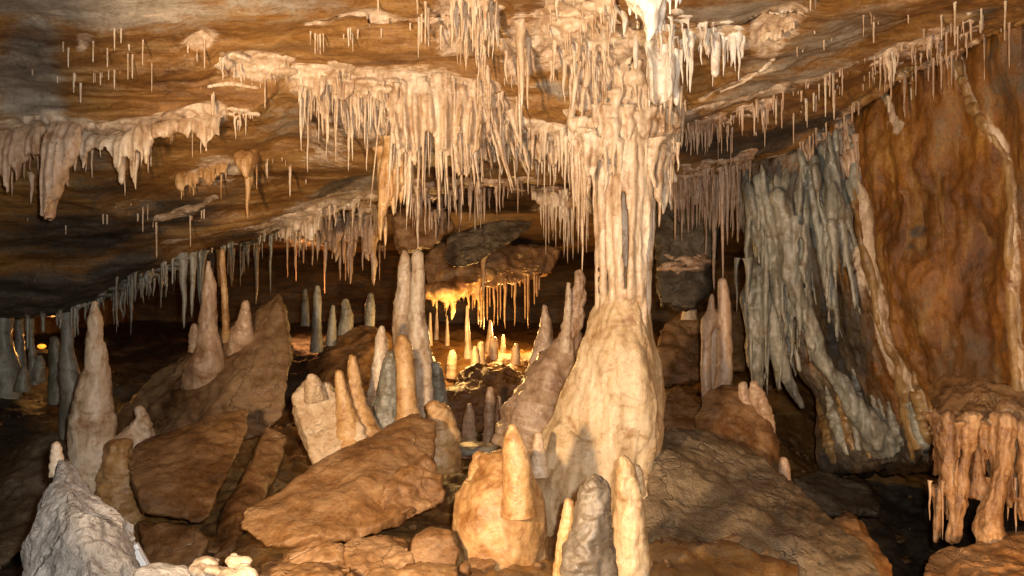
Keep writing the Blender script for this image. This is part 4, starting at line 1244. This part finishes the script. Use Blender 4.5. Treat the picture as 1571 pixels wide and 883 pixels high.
for k in range(40):
    x = 790 + 118 * k / 39 + random.uniform(-3, 3)
    y = 222 + random.uniform(-12, 10)
    dr.append((x, y, y + random.choice([25, 40, 55, 70]) + random.uniform(-10, 10), random.uniform(4, 10)))
drapery('drapery', 'row of amber fang stalactites left of the column capital', [(785,215),(820,205),(850,212),(880,220)], [(785,235),(800,245),(812,232),(825,250),(840,238),(850,255),(865,240),(880,265)], M_CREAM, dr, folds=.02, thick=.025)
dr = [(x + random.uniform(-2, 2), 300 + random.uniform(-6, 6), 300 + random.choice([30, 50, 75, 95]) + random.uniform(-10, 10), random.uniform(3, 6)) for x in np.linspace(832, 905, 30)]
drapery('drapery', 'straw curtain behind and left of the column shaft', [(815,290),(850,298),(910,300)], [(815,300),(835,318),(850,312),(870,325),(890,315),(910,330)], M_CREAM, dr, folds=.02, Y=4.2)
dr = []
for k in range(34):
    x = 1026 + 122 * k / 33 + random.uniform(-2, 2)
    y = 284 - .22 * (x - 1026)
    L = random.choice([35, 45, 60, 80]) + random.uniform(-10, 10) + (30 if x > 1080 else 0)
    dr.append((x, y, y + L, random.uniform(4, 8)))
dr += [(1097,268,445,10),(1110,265,432,8),(1117,262,372,9),(1133,258,372,12),(1125,258,350,8),(1085,270,365,4)]
drapery('drapery', 'peach curtain of straws and rods to the right of the column shaft', [(1020,286),(1060,276),(1110,264),(1155,250)], [(1020,300),(1045,312),(1060,300),(1085,322),(1110,330),(1130,345),(1155,330)], M_PEACH, dr, folds=.03, thick=.022)
def rib_mesh(pts):
    """a low flowstone rib that follows the wall"""
    a = spline([(p[0], p[1], 0, p[2]) for p in pts], 22)
    return column_mesh([(x + random.uniform(-1, 1), y, r * random.uniform(.8, 1.15), hit(x, y) + .5 * r / F * 3.6) for x, y, _, r in a], 0.0, 18, 180, .35, 3.5, .3)

# grey cascades on the right
root = empty('grey_cascade', P(1200, 240, 4.3))
tag(root, 'grey green cascade of ribbons and cords hanging beside the orange wall', 'flowstone')
random.seed(33)
prims = []
for k in range(92):
    x = random.uniform(1142, 1315)
    y0 = 255 - .42 * (x - 1148) + random.uniform(0, 150)
    L = random.uniform(70, 260)
    prims.append(drip_mesh(x, y0, y0 + L, random.uniform(6, 15) + L * .02, 4.38 - (x - 1148) * .0022 + random.uniform(-.14, .1), 10, 30, lean=random.uniform(-.05, .28), rough=.3, root=-1.15))
prims.append(column_mesh([(1195,300,14),(1208,360,15),(1214,420,13),(1240,490,14),(1258,545,12),(1292,595,13),(1322,640,16),(1365,690,24)], 4.16, 24, 120, .4, 5, .3))
prims.append(column_mesh([(1165,420,16),(1158,460,20),(1165,520,17),(1162,560,12),(1170,640,3)], 4.3, 16, 60, .3, 6, .15))
prims.append(column_mesh([(1190,420,14),(1190,500,16),(1200,560,12),(1230,625,3)], 4.3, 16, 60, .3, 6, .15))
fused('ribbons', prims, M_GREY, .014, 2, [(.035, 4, 4, (1, 1, .35), 'f'), (.014, 18, 3, (1, 1, .3), 'f')], root)  # grey stands in for the column's shade from the warm flood
for x, y, t, wd in [(1148,400,510,10),(1132,400,480,6),(1172,330,470,8),(1240,330,400,10),(1216,500,560,9),(1226,490,545,8),(1155,480,600,9),(1180,470,610,8),(1285,420,455,6),(1296,425,460,7),(1272,415,440,6)]:
    v, f = drip_mesh(x, y, t, wd, 4.25)
    child('drip_tip', mesh_np('drip_tip', v, f), M_GREY, root)
random.seed(44)
dr = []
for k in range(34):
    x = 1228 + 90 * k / 33 + random.uniform(-3, 3)
    y = np.interp(x, [1228, 1320], [222, 172]) + random.uniform(0, 60)
    dr.append((x, y, y + random.uniform(40, 190), random.uniform(5, 12), False, random.uniform(.05, .2)))
drapery('drapery', 'tan ribbed drapery running down the left edge of the orange wall', [(1226,222),(1262,200),(1300,182),(1322,172)], [(1232,250),(1250,262),(1268,240),(1290,262),(1308,238),(1330,232)], M_PEACH, dr, folds=.03, thick=.025)

root = empty('wall_rib', P(1300, 250, 4.0))
tag(root, 'long thin yellow rib winding down the left side of the orange wall', 'flowstone')
v, f = rib_mesh([(1310,290,9),(1318,350,7),(1330,400,8),(1342,450,8),(1346,490,6),(1362,530,8),(1378,560,9),(1386,600,8),(1398,650,12),(1412,690,10)])
child('rib', mesh_np('rib', v, f), M_RIB, root)
root = empty('wall_rib', P(1350, 600, 4.0))
tag(root, 'band of dim vertical flowstone ribs low on the wall above the dark hollow', 'flowstone')
random.seed(17)
for k in range(16):
    x = 1268 + 150 * k / 15 + random.uniform(-5, 5)
    y0 = random.uniform(560, 625)
    y1 = random.uniform(670, 712)
    v, f = rib_mesh([(x - 14, y0, 3), (x - 6, y0 + 30, random.uniform(6, 11)), (x + 4, (y0 + y1) / 2 + 20, random.uniform(6, 12)), (x + 10, y1, 4)])
    child('rib', mesh_np('rib', v, f), M_GREY if k % 3 else M_RIB, root)
root = empty('wall_rib', P(1480, 90, 3.3))
tag(root, 'tan double rib slanting down from the roof on the upper right wall', 'flowstone')
v, f = rib_mesh([(1468,84,6),(1478,120,10),(1496,165,11),(1515,195,10),(1530,222,5)])
child('rib', mesh_np('rib', v, f), M_RIB, root)
v, f = rib_mesh([(1530,222,4),(1545,250,6),(1552,330,7),(1548,430,8),(1556,540,9),(1566,620,10)])
child('rib', mesh_np('rib', v, f), M_RIB, root)

# pale dripstone at the top, near the flash
root = empty('pale_dripstone', P(1000, -40, 2.2))
tag(root, 'brilliant white overexposed dripstone hanging at the top centre', 'flowstone')
prims = [column_mesh([(990,-90,44),(990,-20,34),(998,15,20),(997,45,9),(993,66,3)], 1.95, 30, 60, .35, 6, .25)]
for k in range(16):
    x = random.uniform(955, 1045); y = random.uniform(-60, -10)
    prims.append(drip_mesh(x, y, y + random.uniform(30, 75) + 30 * (1 - abs(x - 995) / 50), random.uniform(8, 16), 1.95 + random.uniform(-.05, .05), 10, 20))
fused('body', prims, M_PALE, .009, 2, [(.010, 12, 3, (1, 1, .5), 'f')], root)
wl = 'pale stalactites round the white dripstone at the top'
for lab, x, y, t, wd, b in [('pale tusk right of the broad flat sheet', 1040,75,160,14,True),('thick white tooth under the pale band right of the top centre', 1100,48,116,17,True),
                ('slim white tooth hanging right of the thick one', 1126,48,100,13,False),('short white tooth left of the thick one', 1086,48,82,10,True),('small tooth at the right end of the white row', 1142,50,86,8,False),('long pale rod with a pointed end right of the column top', 1062,60,140,11,False),
                ('thin pale rod between the tusk and the long rod', 1048,70,126,7,False),('pale slim tooth left of the white dripstone', 958,15,52,14,False),('pale narrow rod below the white dripstone', 976,52,104,10,True),('short pale tooth above the column capital', 940,20,48,9,False)]:
    stalactite(x, y, t, wd, lab, wl, M_PALE, blunt=b, n=16, m=36)
for lab, x, y, t, wd, ln in [('left one of two long curved amber tusks above the column capital', 890,95,168,14,-.16),('right one of two long curved amber tusks above the column capital', 907,92,168,15,-.18),('long cream rod hanging below the top left of the column', 800,35,165,15,0),
                ('thin cream rod beside the long cream rod', 810,60,166,8,0),('longest cream rod reaching down past the roof edge', 797,60,196,9,0),('slender cream rod left of the long cream rod', 748,90,170,8,.02)]:
    stalactite(x, y, t, wd, lab, wl, M_CREAM, lean=ln, n=14, m=36)
random.seed(5)
for k in range(26):
    x = random.uniform(700, 760) if k < 16 else random.uniform(905, 1040)
    y = random.uniform(-10, 40) if k < 16 else random.uniform(95, 165)
    stalactite(x, y, y + random.uniform(25, 70), random.uniform(5, 9), 'cream stalactite in the cluster at the top left of the column' if k < 16 else 'cream stalactite in the cluster just above the column capital', 'cream stalactites at the top left of the column' if k < 16 else 'cream stalactites above the column capital', M_CREAM)
for lab, pts in [('winding cream rib running down the roof right of the central curtain', [(690,128,5),(712,160,7),(738,182,7),(750,205,6),(764,228,5)]),
                 ('cream rib forking down the roof left of the long cream rod', [(735,92,5),(748,130,6),(760,165,7),(783,205,6),(795,225,4)]),
                 ('short cream rib under the long cream rods', [(770,60,4),(788,90,6),(806,100,5)]),
                 ('cream rib curving over the roof above the left ledge', [(395,135,3),(355,128,4),(318,132,3)]),
                 ('tan rib crossing the roof below the white teeth on the right', [(1185,90,4),(1170,105,4),(1140,125,3),(1105,140,2)])]:
    v, f = rib_mesh(pts)
    me_ = mesh_np('flowstone_rib', v, f)
    o = link('flowstone_rib', me_, M_CREAM)
    tag(o, lab, 'flowstone')
    rebase(o, P(pts[0][0], pts[0][1], hit(pts[0][0], pts[0][1])))
random.seed(51)
for k in range(14):
    x = random.uniform(825, 935); y = random.uniform(5, 115)
    stalactite(x, y, y + random.uniform(18, 60), random.uniform(5, 11), 'short cream stalactite on the crusted roof left above the column', 'short stalactites on the crusted roof above the column', M_CREAM)
for k in range(22):
    x = random.uniform(690, 800); y = random.uniform(60, 190)
    stalactite(x, y, y + random.uniform(25, 80), random.uniform(4, 8), 'cream stalactite on the roof between the central curtain and the column', 'stalactites between the central curtain and the column', M_CREAM)
def drip_crust(label, poly, n, ln, wd, mat, lumps=20, lr=(6, 14)):
    """thick knobbly crust on the roof with drips hanging from it"""
    xs = [p[0] for p in poly]; ys = [p[1] for p in poly]
    def inside():
        while True:
            x, y = random.uniform(min(xs), max(xs)), random.uniform(min(ys), max(ys))
            k_ = False
            for (x0, y0), (x1, y1) in zip(poly, poly[1:] + poly[:1]):
                if (y0 > y) != (y1 > y) and x < (x1 - x0) * (y - y0) / (y1 - y0) + x0:
                    k_ = not k_
            if k_:
                return x, y
    cx, cy = np.mean(xs), np.mean(ys)
    root = empty('dripstone_crust', P(cx, cy, hit(cx, cy)))
    tag(root, label, 'flowstone')
    prims, tips = [], []
    for k in range(lumps):
        x, y = inside()
        Yh = hit(x, y)
        prims.append(sphere(P(x, y, Yh + .01), px2m(random.uniform(*lr), Yh), sq=(1.7, 1.3, .55)))
    for k in range(n):
        x, y = inside()
        Yh = hit(x, y)
        L = ln[0] + (ln[1] - ln[0]) * random.random() ** 1.8
        ww = random.uniform(*wd) * (.7 + .5 * L / ln[1])
        prims.append(drip_mesh(x, y, y + L * .6, ww * 1.35, Yh, 8, 18, root=1.2))
        tips.append((x, y, y + L, ww, Yh))
    v, f = merge(prims)
    me_ = remesh(mesh_np('crust', v, f), .0105, 2)
    displace(me_, [(.016, 7, 3, (1, 1, .5), 'f'), (.008, 24, 2, (1, 1, .5), 'f')])
    lab = islands(me_)
    ids, cnt = np.unique(lab, return_counts=True)
    for i_, n_ in zip(ids, cnt):
        if n_ > 60:
            child('crust', only_piece(me_, lab, i_) if len(ids) > 1 else me_, mat, root)
    for x, y, t, ww, Yh in tips[:100]:
        v, f = drip_mesh(x, y, t, ww, Yh, 7, 20, root=.3)
        child('drip_tip', mesh_np('drip_tip', v, f), mat, root)
drapery('drapery', 'broad pale sheet with a ragged flat end hanging above the right side of the column', [(992,58),(1012,62),(1034,70)], [(996,150),(1003,168),(1012,152),(1020,160),(1027,148),(1036,120)], M_PALE,
        [(998,70,165,11),(1010,75,158,12),(1022,75,165,11),(1030,80,140,8)], folds=.03, nf=3, thick=.03)
random.seed(71)
drip_crust('dense cream cluster of rods at the top edge left of the white dripstone', [(690,-15),(765,-15),(768,30),(740,45),(700,40)], 60, (25, 95), (5, 9), M_CREAM, 30)
drip_crust('broad knobbly cream crust with short drips at the top, left of the white dripstone', [(826,-10),(950,-15),(955,80),(930,115),(885,80),(845,45)], 62, (12, 60), (4, 10), M_CREAM, 60)
drip_crust('pale crust with rods just right of the white dripstone', [(1010,10),(1070,25),(1150,40),(1140,62),(1080,60),(1030,75)], 46, (15, 75), (4, 9), M_PALE, 26, (4, 9))
drip_crust('cream crust patch with little drips on the roof at the left, above the ledge', [(330,80),(375,86),(440,84),(438,112),(380,125),(340,105)], 34, (8, 34), (3, 6), M_CREAM, 30)
drip_crust('torn cream crust on the roof left of the central curtain', [(458,100),(520,96),(600,122),(595,150),(520,135),(460,150)], 70, (12, 70), (3.5, 7), M_CREAM, 46)
drip_crust('crust with drips between the central curtain and the column', [(770,165),(800,178),(870,195),(885,215),(820,208),(780,195)], 44, (12, 70), (4, 9), M_CREAM, 36)
drip_crust('small dripping crust on the roof above the end of the left ledge', [(350,165),(395,165),(390,180),(356,184)], 12, (10, 40), (3, 6), M_CREAM, 8, (4, 8))
drip_crust('brown dripping crust along the ledge of the right roof beside the column', [(1045,185),(1120,165),(1200,140),(1195,160),(1110,190),(1050,215)], 60, (8, 45), (3, 6), M_PEACH, 26, (5, 10))
drip_crust('peach dripping crust low on the right roof beside the shaft', [(1035,255),(1100,245),(1160,225),(1150,255),(1090,272),(1040,285)], 50, (10, 50), (3, 7), M_PEACH, 26, (5, 10))
drip_crust('brown dripping crust at the upper right along the roof edge', [(1330,85),(1420,50),(1500,15),(1505,40),(1420,80),(1335,115)], 44, (8, 50), (3, 6), M_PEACH, 20, (4, 9))
BV[:] = BV_ROOF + BV_HANG
drip_crust('dim brown dripping crust on the streaked wall behind the column shaft', [(1015,395),(1090,390),(1092,410),(1015,418)], 30, (12, 60), (3, 7), M_PEACH, 16, (5, 10))
BV[:] = BV_ROOF
drip_crust('crust with fine drips behind the central curtain', [(600,280),(700,265),(800,270),(880,285),(870,300),(760,292),(640,305)], 70, (12, 65), (3, 7), M_PEACH, 30, (5, 11))
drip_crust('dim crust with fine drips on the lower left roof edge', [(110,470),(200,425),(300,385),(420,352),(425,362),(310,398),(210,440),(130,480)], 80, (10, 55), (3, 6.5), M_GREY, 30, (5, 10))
drip_crust('cream crust with drips on the tilted roof face above the blunt tusks', [(440,330),(500,312),(580,300),(590,330),(520,345),(450,352)], 60, (10, 45), (3.5, 7), M_CREAM, 40)
drapery('drapery', 'wavy tan ribbon along the roof at the upper right', [(1165,52),(1190,42),(1215,30),(1240,12)], [(1165,68),(1190,62),(1215,48),(1240,22)], M_CREAM, [], folds=.01, thick=.02)

# ------------------------------------------------------------------ stalactite rows
random.seed(3)
g = 'straws along the left roof ledge'
fringe([(60,150),(200,75),(320,55)], 10, (15, 45), (2.5, 4), 'thin pale straw on the upper left roof above the ledge', 'straws on the upper left roof', M_CREAM, 14)
for x, y, t in [(173,104,136),(173,40,76),(312,52,104),(140,60,94),(102,70,102),(94,62,78),(162,70,102),(183,42,64),(385,95,130),(398,100,134),(405,100,165),(490,48,82),(475,45,68),(548,40,58),(579,-5,22),(85,112,126)]:
    straw(x, y, t, 3.5, 'long thin straw hanging alone from the upper left roof', 'straws on the upper left roof', M_CREAM)
fringe([(20,95),(120,120),(230,100),(330,130)], 16, (10, 40), (2, 3.5), 'thin straw on the brown roof above the left ledge', 'straws on the brown roof above the left ledge', M_CREAM, 10)
fringe([(470,50),(560,40),(640,36)], 14, (8, 36), (2, 3.5), 'thin straw along the seam near the top edge', 'straws along the seam near the top edge', M_CREAM, 6)
fringe([(20,345),(140,335),(250,310)], 10, (8, 36), (2, 3.5), 'thin dim straw on the dark roof under the left ledge', 'straws on the dark roof under the left ledge', M_CREAM, 14)
fringe([(1200,70),(1330,30),(1420,0)], 12, (8, 36), (2, 3.5), 'thin straw on the bare roof at the upper right', 'straws on the bare roof at the upper right', M_PEACH, 14)
fringe([(0,230),(120,215),(330,190)], 16, (12, 45), (2.5, 4.5), 'thin straw among the draperies of the left ledge', g, M_CREAM)
fringe([(230,345),(330,318)], 9, (12, 42), (2.5, 4), 'thin straw on the brown roof below the left ledge', 'straws on the brown roof below the left ledge', M_CREAM)
fringe([(390,250),(430,240),(470,275)], 8, (14, 40), (2.5, 4), 'thin straw on the brown roof right of the amber shelf', 'straws on the brown roof right of the amber shelf', M_CREAM)
fringe([(620,30),(700,25)], 7, (18, 50), (3, 5), 'straw on the roof left of the top cluster', 'straws on the roof left of the top cluster', M_CREAM)
for x, y, t in [(646,20,64),(652,0,66),(657,10,70),(676,38,75),(711,40,84),(640,-5,20)]:
    straw(x, y, t, 4.5, 'long straw left of the top cluster', 'straws on the roof left of the top cluster', M_CREAM)
ll = 'stalactites along the lower left roof edge'
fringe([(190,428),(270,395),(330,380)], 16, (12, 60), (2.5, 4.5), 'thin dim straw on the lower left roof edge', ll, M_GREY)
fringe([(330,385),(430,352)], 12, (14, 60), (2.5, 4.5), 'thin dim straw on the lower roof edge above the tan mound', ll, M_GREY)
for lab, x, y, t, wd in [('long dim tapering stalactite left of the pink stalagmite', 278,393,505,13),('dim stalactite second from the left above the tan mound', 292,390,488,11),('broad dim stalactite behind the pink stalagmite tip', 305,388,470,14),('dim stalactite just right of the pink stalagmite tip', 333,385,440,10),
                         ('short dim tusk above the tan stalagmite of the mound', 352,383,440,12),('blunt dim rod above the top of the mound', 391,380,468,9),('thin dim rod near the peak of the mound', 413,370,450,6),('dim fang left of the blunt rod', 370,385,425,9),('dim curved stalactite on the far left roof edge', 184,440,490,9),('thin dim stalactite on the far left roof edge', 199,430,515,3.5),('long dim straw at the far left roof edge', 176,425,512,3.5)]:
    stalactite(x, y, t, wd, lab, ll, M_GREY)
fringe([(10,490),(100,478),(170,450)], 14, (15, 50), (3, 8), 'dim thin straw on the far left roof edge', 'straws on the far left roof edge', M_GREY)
fringe([(430,360),(490,350)], 8, (15, 60), (2.5, 4.5), 'thin straw below the crinkled pale shelf', 'straws below the crinkled pale shelf', M_CREAM)
# behind the central curtain
fringe([(590,320),(640,300),(720,290),(800,290)], 26, (15, 60), (2.5, 4.5), 'thin brown straw behind the central curtain', 'straws behind the central curtain', M_PEACH, 6)
fringe([(655,330),(690,322)], 8, (12, 40), (3, 5), 'short orange straw on the roof rock above the far pair', 'straws on the orange roof rock', M_PEACH, 3, Y=4.75)
stalactite(640, 285, 385, 9, 'long thin rod reaching down to the tall stalagmite pair', 'rods over the far stalagmite pair', M_CREAM, Y=4.1)
stalactite(652, 290, 360, 5, 'thinner rod beside the one reaching the tall pair', 'rods over the far stalagmite pair', M_CREAM, Y=4.1)
# right roof
rg = 'straws on the sloping right roof'
fringe([(1045,198),(1200,146),(1350,86),(1480,36),(1571,0)], 46, (10, 48), (2.2, 4), 'thin straw along the upper ledge of the sloping right roof', rg, M_PEACH, 8)
fringe([(1050,215),(1180,190),(1300,130),(1400,90)], 30, (10, 48), (2.2, 4), 'thin straw between the two ledges of the right roof', 'straws between the right roof ledges', M_PEACH, 9)
fringe([(1030,275),(1150,248),(1220,218),(1310,160),(1420,100),(1571,26)], 40, (10, 60), (2.2, 4.2), 'thin straw along the lower edge of the right roof', 'straws along the lower right roof edge', M_PEACH, 6)
for x, y, t in [(1365,150,255),(1468,0,70),(1447,20,60),(1366,78,120),(1375,80,112),(1373,80,124),(1268,115,178),(1280,110,165),(1400,130,153),(1371,75,90),(1238,150,185),(1250,140,170),(1192,150,190),(1420,40,75),(1508,10,50),(1545,0,60),(1246,-10,15),(1253,-5,12)]:
    straw(x, y, t, 4, 'long straw hanging alone from the right roof', 'long straws of the right roof', M_CREAM)
stalactite(1366, 74, 122, 14, 'small cream tusk amid the straws of the right roof', 'long straws of the right roof', M_CREAM)
# far chamber stalactites
BV[:] = BV_ROOF + BV_HANG
fc = 'stalactites in the lit far chamber'
root = empty('glowing_dripstone', P(690, 430, 5.7))
tag(root, 'yellow glowing mass of dripstone above the far lamp', 'flowstone')
prims = [sphere(P(x, y, 5.7 + dy), px2m(r, 5.7), sq=(1.2, .9, .8)) for x, y, r, dy in [(664,447,17,0),(684,446,20,-.05),(706,440,20,0),(724,432,18,.05),(742,422,16,.1),(690,425,20,.1),(715,418,20,.1)]]
random.seed(61)
for x, y, t, wd in [(random.uniform(655, 745), 0, 0, 0) for _ in range(26)]:
    y = np.interp(x, [655, 690, 745], [452, 452, 425]) + random.uniform(-8, 6)
    prims.append(drip_mesh(x, y, y + random.uniform(12, 34), random.uniform(4, 8), 5.66 + random.uniform(-.06, .1), 8, 16))
for x, y, t, wd in [(664,450,472,10),(676,450,468,7),(693,448,493,14),(705,445,465,8),(718,440,478,9),(728,435,474,9),(735,430,488,7),(684,450,475,7)]:
    prims.append(drip_mesh(x, y, t, wd, 5.65, 10, 20))
fused('body', prims, M_GOLD, .014, 2, [(.012, 10, 3, (1, 1, .6), 'f')], root)
for lab, x, y, t, wd in [('slim amber stalactite right of the glowing mass', 742,395,455,9),('long amber rod in the middle of the far chamber', 758,420,500,5),('amber rod right of the long amber rod', 775,430,505,6),('curled amber stalactite under the angular slab', 798,395,440,9),('amber rod near the right end of the far chamber', 790,430,500,5)]:
    stalactite(x, y, t, wd, lab, fc, M_GOLD)
fringe([(722,418),(770,422),(830,414)], 50, (18, 72), (2.0, 3.6), 'thin amber straw in the lit far chamber', fc, M_GOLD, 8, skew=1.0)

fringe([(440,380),(600,376)], 26, (15, 55), (2.2, 4.5), 'thin reddish straw far back above the dim passage', 'straws far back above the dim passage', M_PEACH, 5)

# ------------------------------------------------------------------ small debris on the floor
random.seed(90)
rocks = [bvh_of(FLOOR)]
prims = []
tries = 0
while len(prims) < 900 and tries < 6000:
    tries += 1
    Y = random.uniform(2.0, 6.0) ; px = random.uniform(-50, 1450)
    x = (px - 785.5) / F * Y * S
    best = None
    for b_ in rocks:
        h = b_.ray_cast(Vector((x, Y * S, CZ - .12 * Y)), Vector((0, 0, -1)))
        if h[0] is not None and (best is None or h[0].z > best[0].z):
            best = h
    if best is None or abs(best[1].z) < .75:
        continue
    r = .008 + .035 * random.random() ** 4
    v, f = sphere(np.zeros(3), r, 7, 5, (random.uniform(.8, 1.4), random.uniform(.8, 1.3), random.uniform(.5, .9)))
    v = v * (1 + .35 * np.array([[random.uniform(-1, 1)] for _ in v]))
    prims.append((v + np.array(best[0]) + np.array([0, 0, r * .2]), f))
v, f = merge(prims)
me_ = mesh_np('gravel', v, f, smooth=False)
o = link('gravel', me_, M_BROWN)
tag(o, 'loose grit and small chips scattered over the cave floor and rocks', 'gravel', None, 'stuff')

random.seed(14)
kinds = []
for k in range(7):
    bm = bmesh.new()
    for _ in range(13):
        d_ = Vector((random.gauss(0, 1), random.gauss(0, 1), random.gauss(0, .6))).normalized()
        bm.verts.new((d_.x * random.uniform(.7, 1.2), d_.y * random.uniform(.6, 1), d_.z * random.uniform(.4, .7)))
    r_ = bmesh.ops.convex_hull(bm, input=bm.verts[:])
    bmesh.ops.delete(bm, geom=list({g_ for g_ in r_['geom_interior'] + r_['geom_unused'] if isinstance(g_, bmesh.types.BMVert)}), context='VERTS')
    m_ = bpy.data.meshes.new('hull')
    bm.to_mesh(m_); bm.free()
    m_ = remesh(m_, .07, 2)
    displace(m_, [(.16, 1.6, 3, (1, 1, 1), 'f'), (.06, 6, 3, (1, 1, 1), 'f')])
    m_.materials.append(random.choice([M_BROWN, M_ORANGE, M_TAN]))
    kinds.append(m_)
placed = 0
tries = 0
while placed < 90 and tries < 2000:
    tries += 1
    Y = random.uniform(2.2, 5.5); px = random.uniform(120, 1400)
    h = rocks[0].ray_cast(Vector(((px - 785.5) / F * Y * S, Y * S, CZ - .12 * Y)), Vector((0, 0, -1)))
    if h[0] is None:
        continue
    r = random.uniform(.035, .13)
    o = bpy.data.objects.new('rubble_stone', random.choice(kinds))
    C.objects.link(o)
    o.location = (h[0].x, h[0].y, h[0].z + r * .15)
    o.scale = (r, r, r)
    o.rotation_euler = (random.uniform(-.3, .3), random.uniform(-.3, .3), random.uniform(0, 6.28))
    tag(o, 'small loose brown stone on the cave floor among the boulders', 'stone', 'loose stones on the cave floor')
    placed += 1

# past 300 straws the smallest in view become one mass of fine straws
allst = [o for o in C.objects if o.name.split('.')[0] == 'soda_straw']
allst.sort(key=lambda o: -(o.scale.x ** .5) * o.scale.z / max(o.location.y, .5) ** 1.5)
vv_, ff_, off = [], [], 0
for o in allst[296:]:
    c_ = coords(o.data) * np.array(o.scale)
    a_ = o.rotation_euler.z
    c_ = np.stack([c_[:, 0] * math.cos(a_) - c_[:, 1] * math.sin(a_), c_[:, 0] * math.sin(a_) + c_[:, 1] * math.cos(a_), c_[:, 2]], 1) + np.array(o.location)
    ff_.append(np.array([tuple(p_.vertices) for p_ in o.data.polygons]) + off)
    vv_.append(c_); off += len(c_)
    bpy.data.objects.remove(o)
if vv_:
    o = link('fine_straws', mesh_np('fine_straws', np.vstack(vv_), [np.vstack(ff_)]), M_PEACH)
    tag(o, 'scatter of the finest short straws on the cave roof', 'soda straws', None, 'stuff')
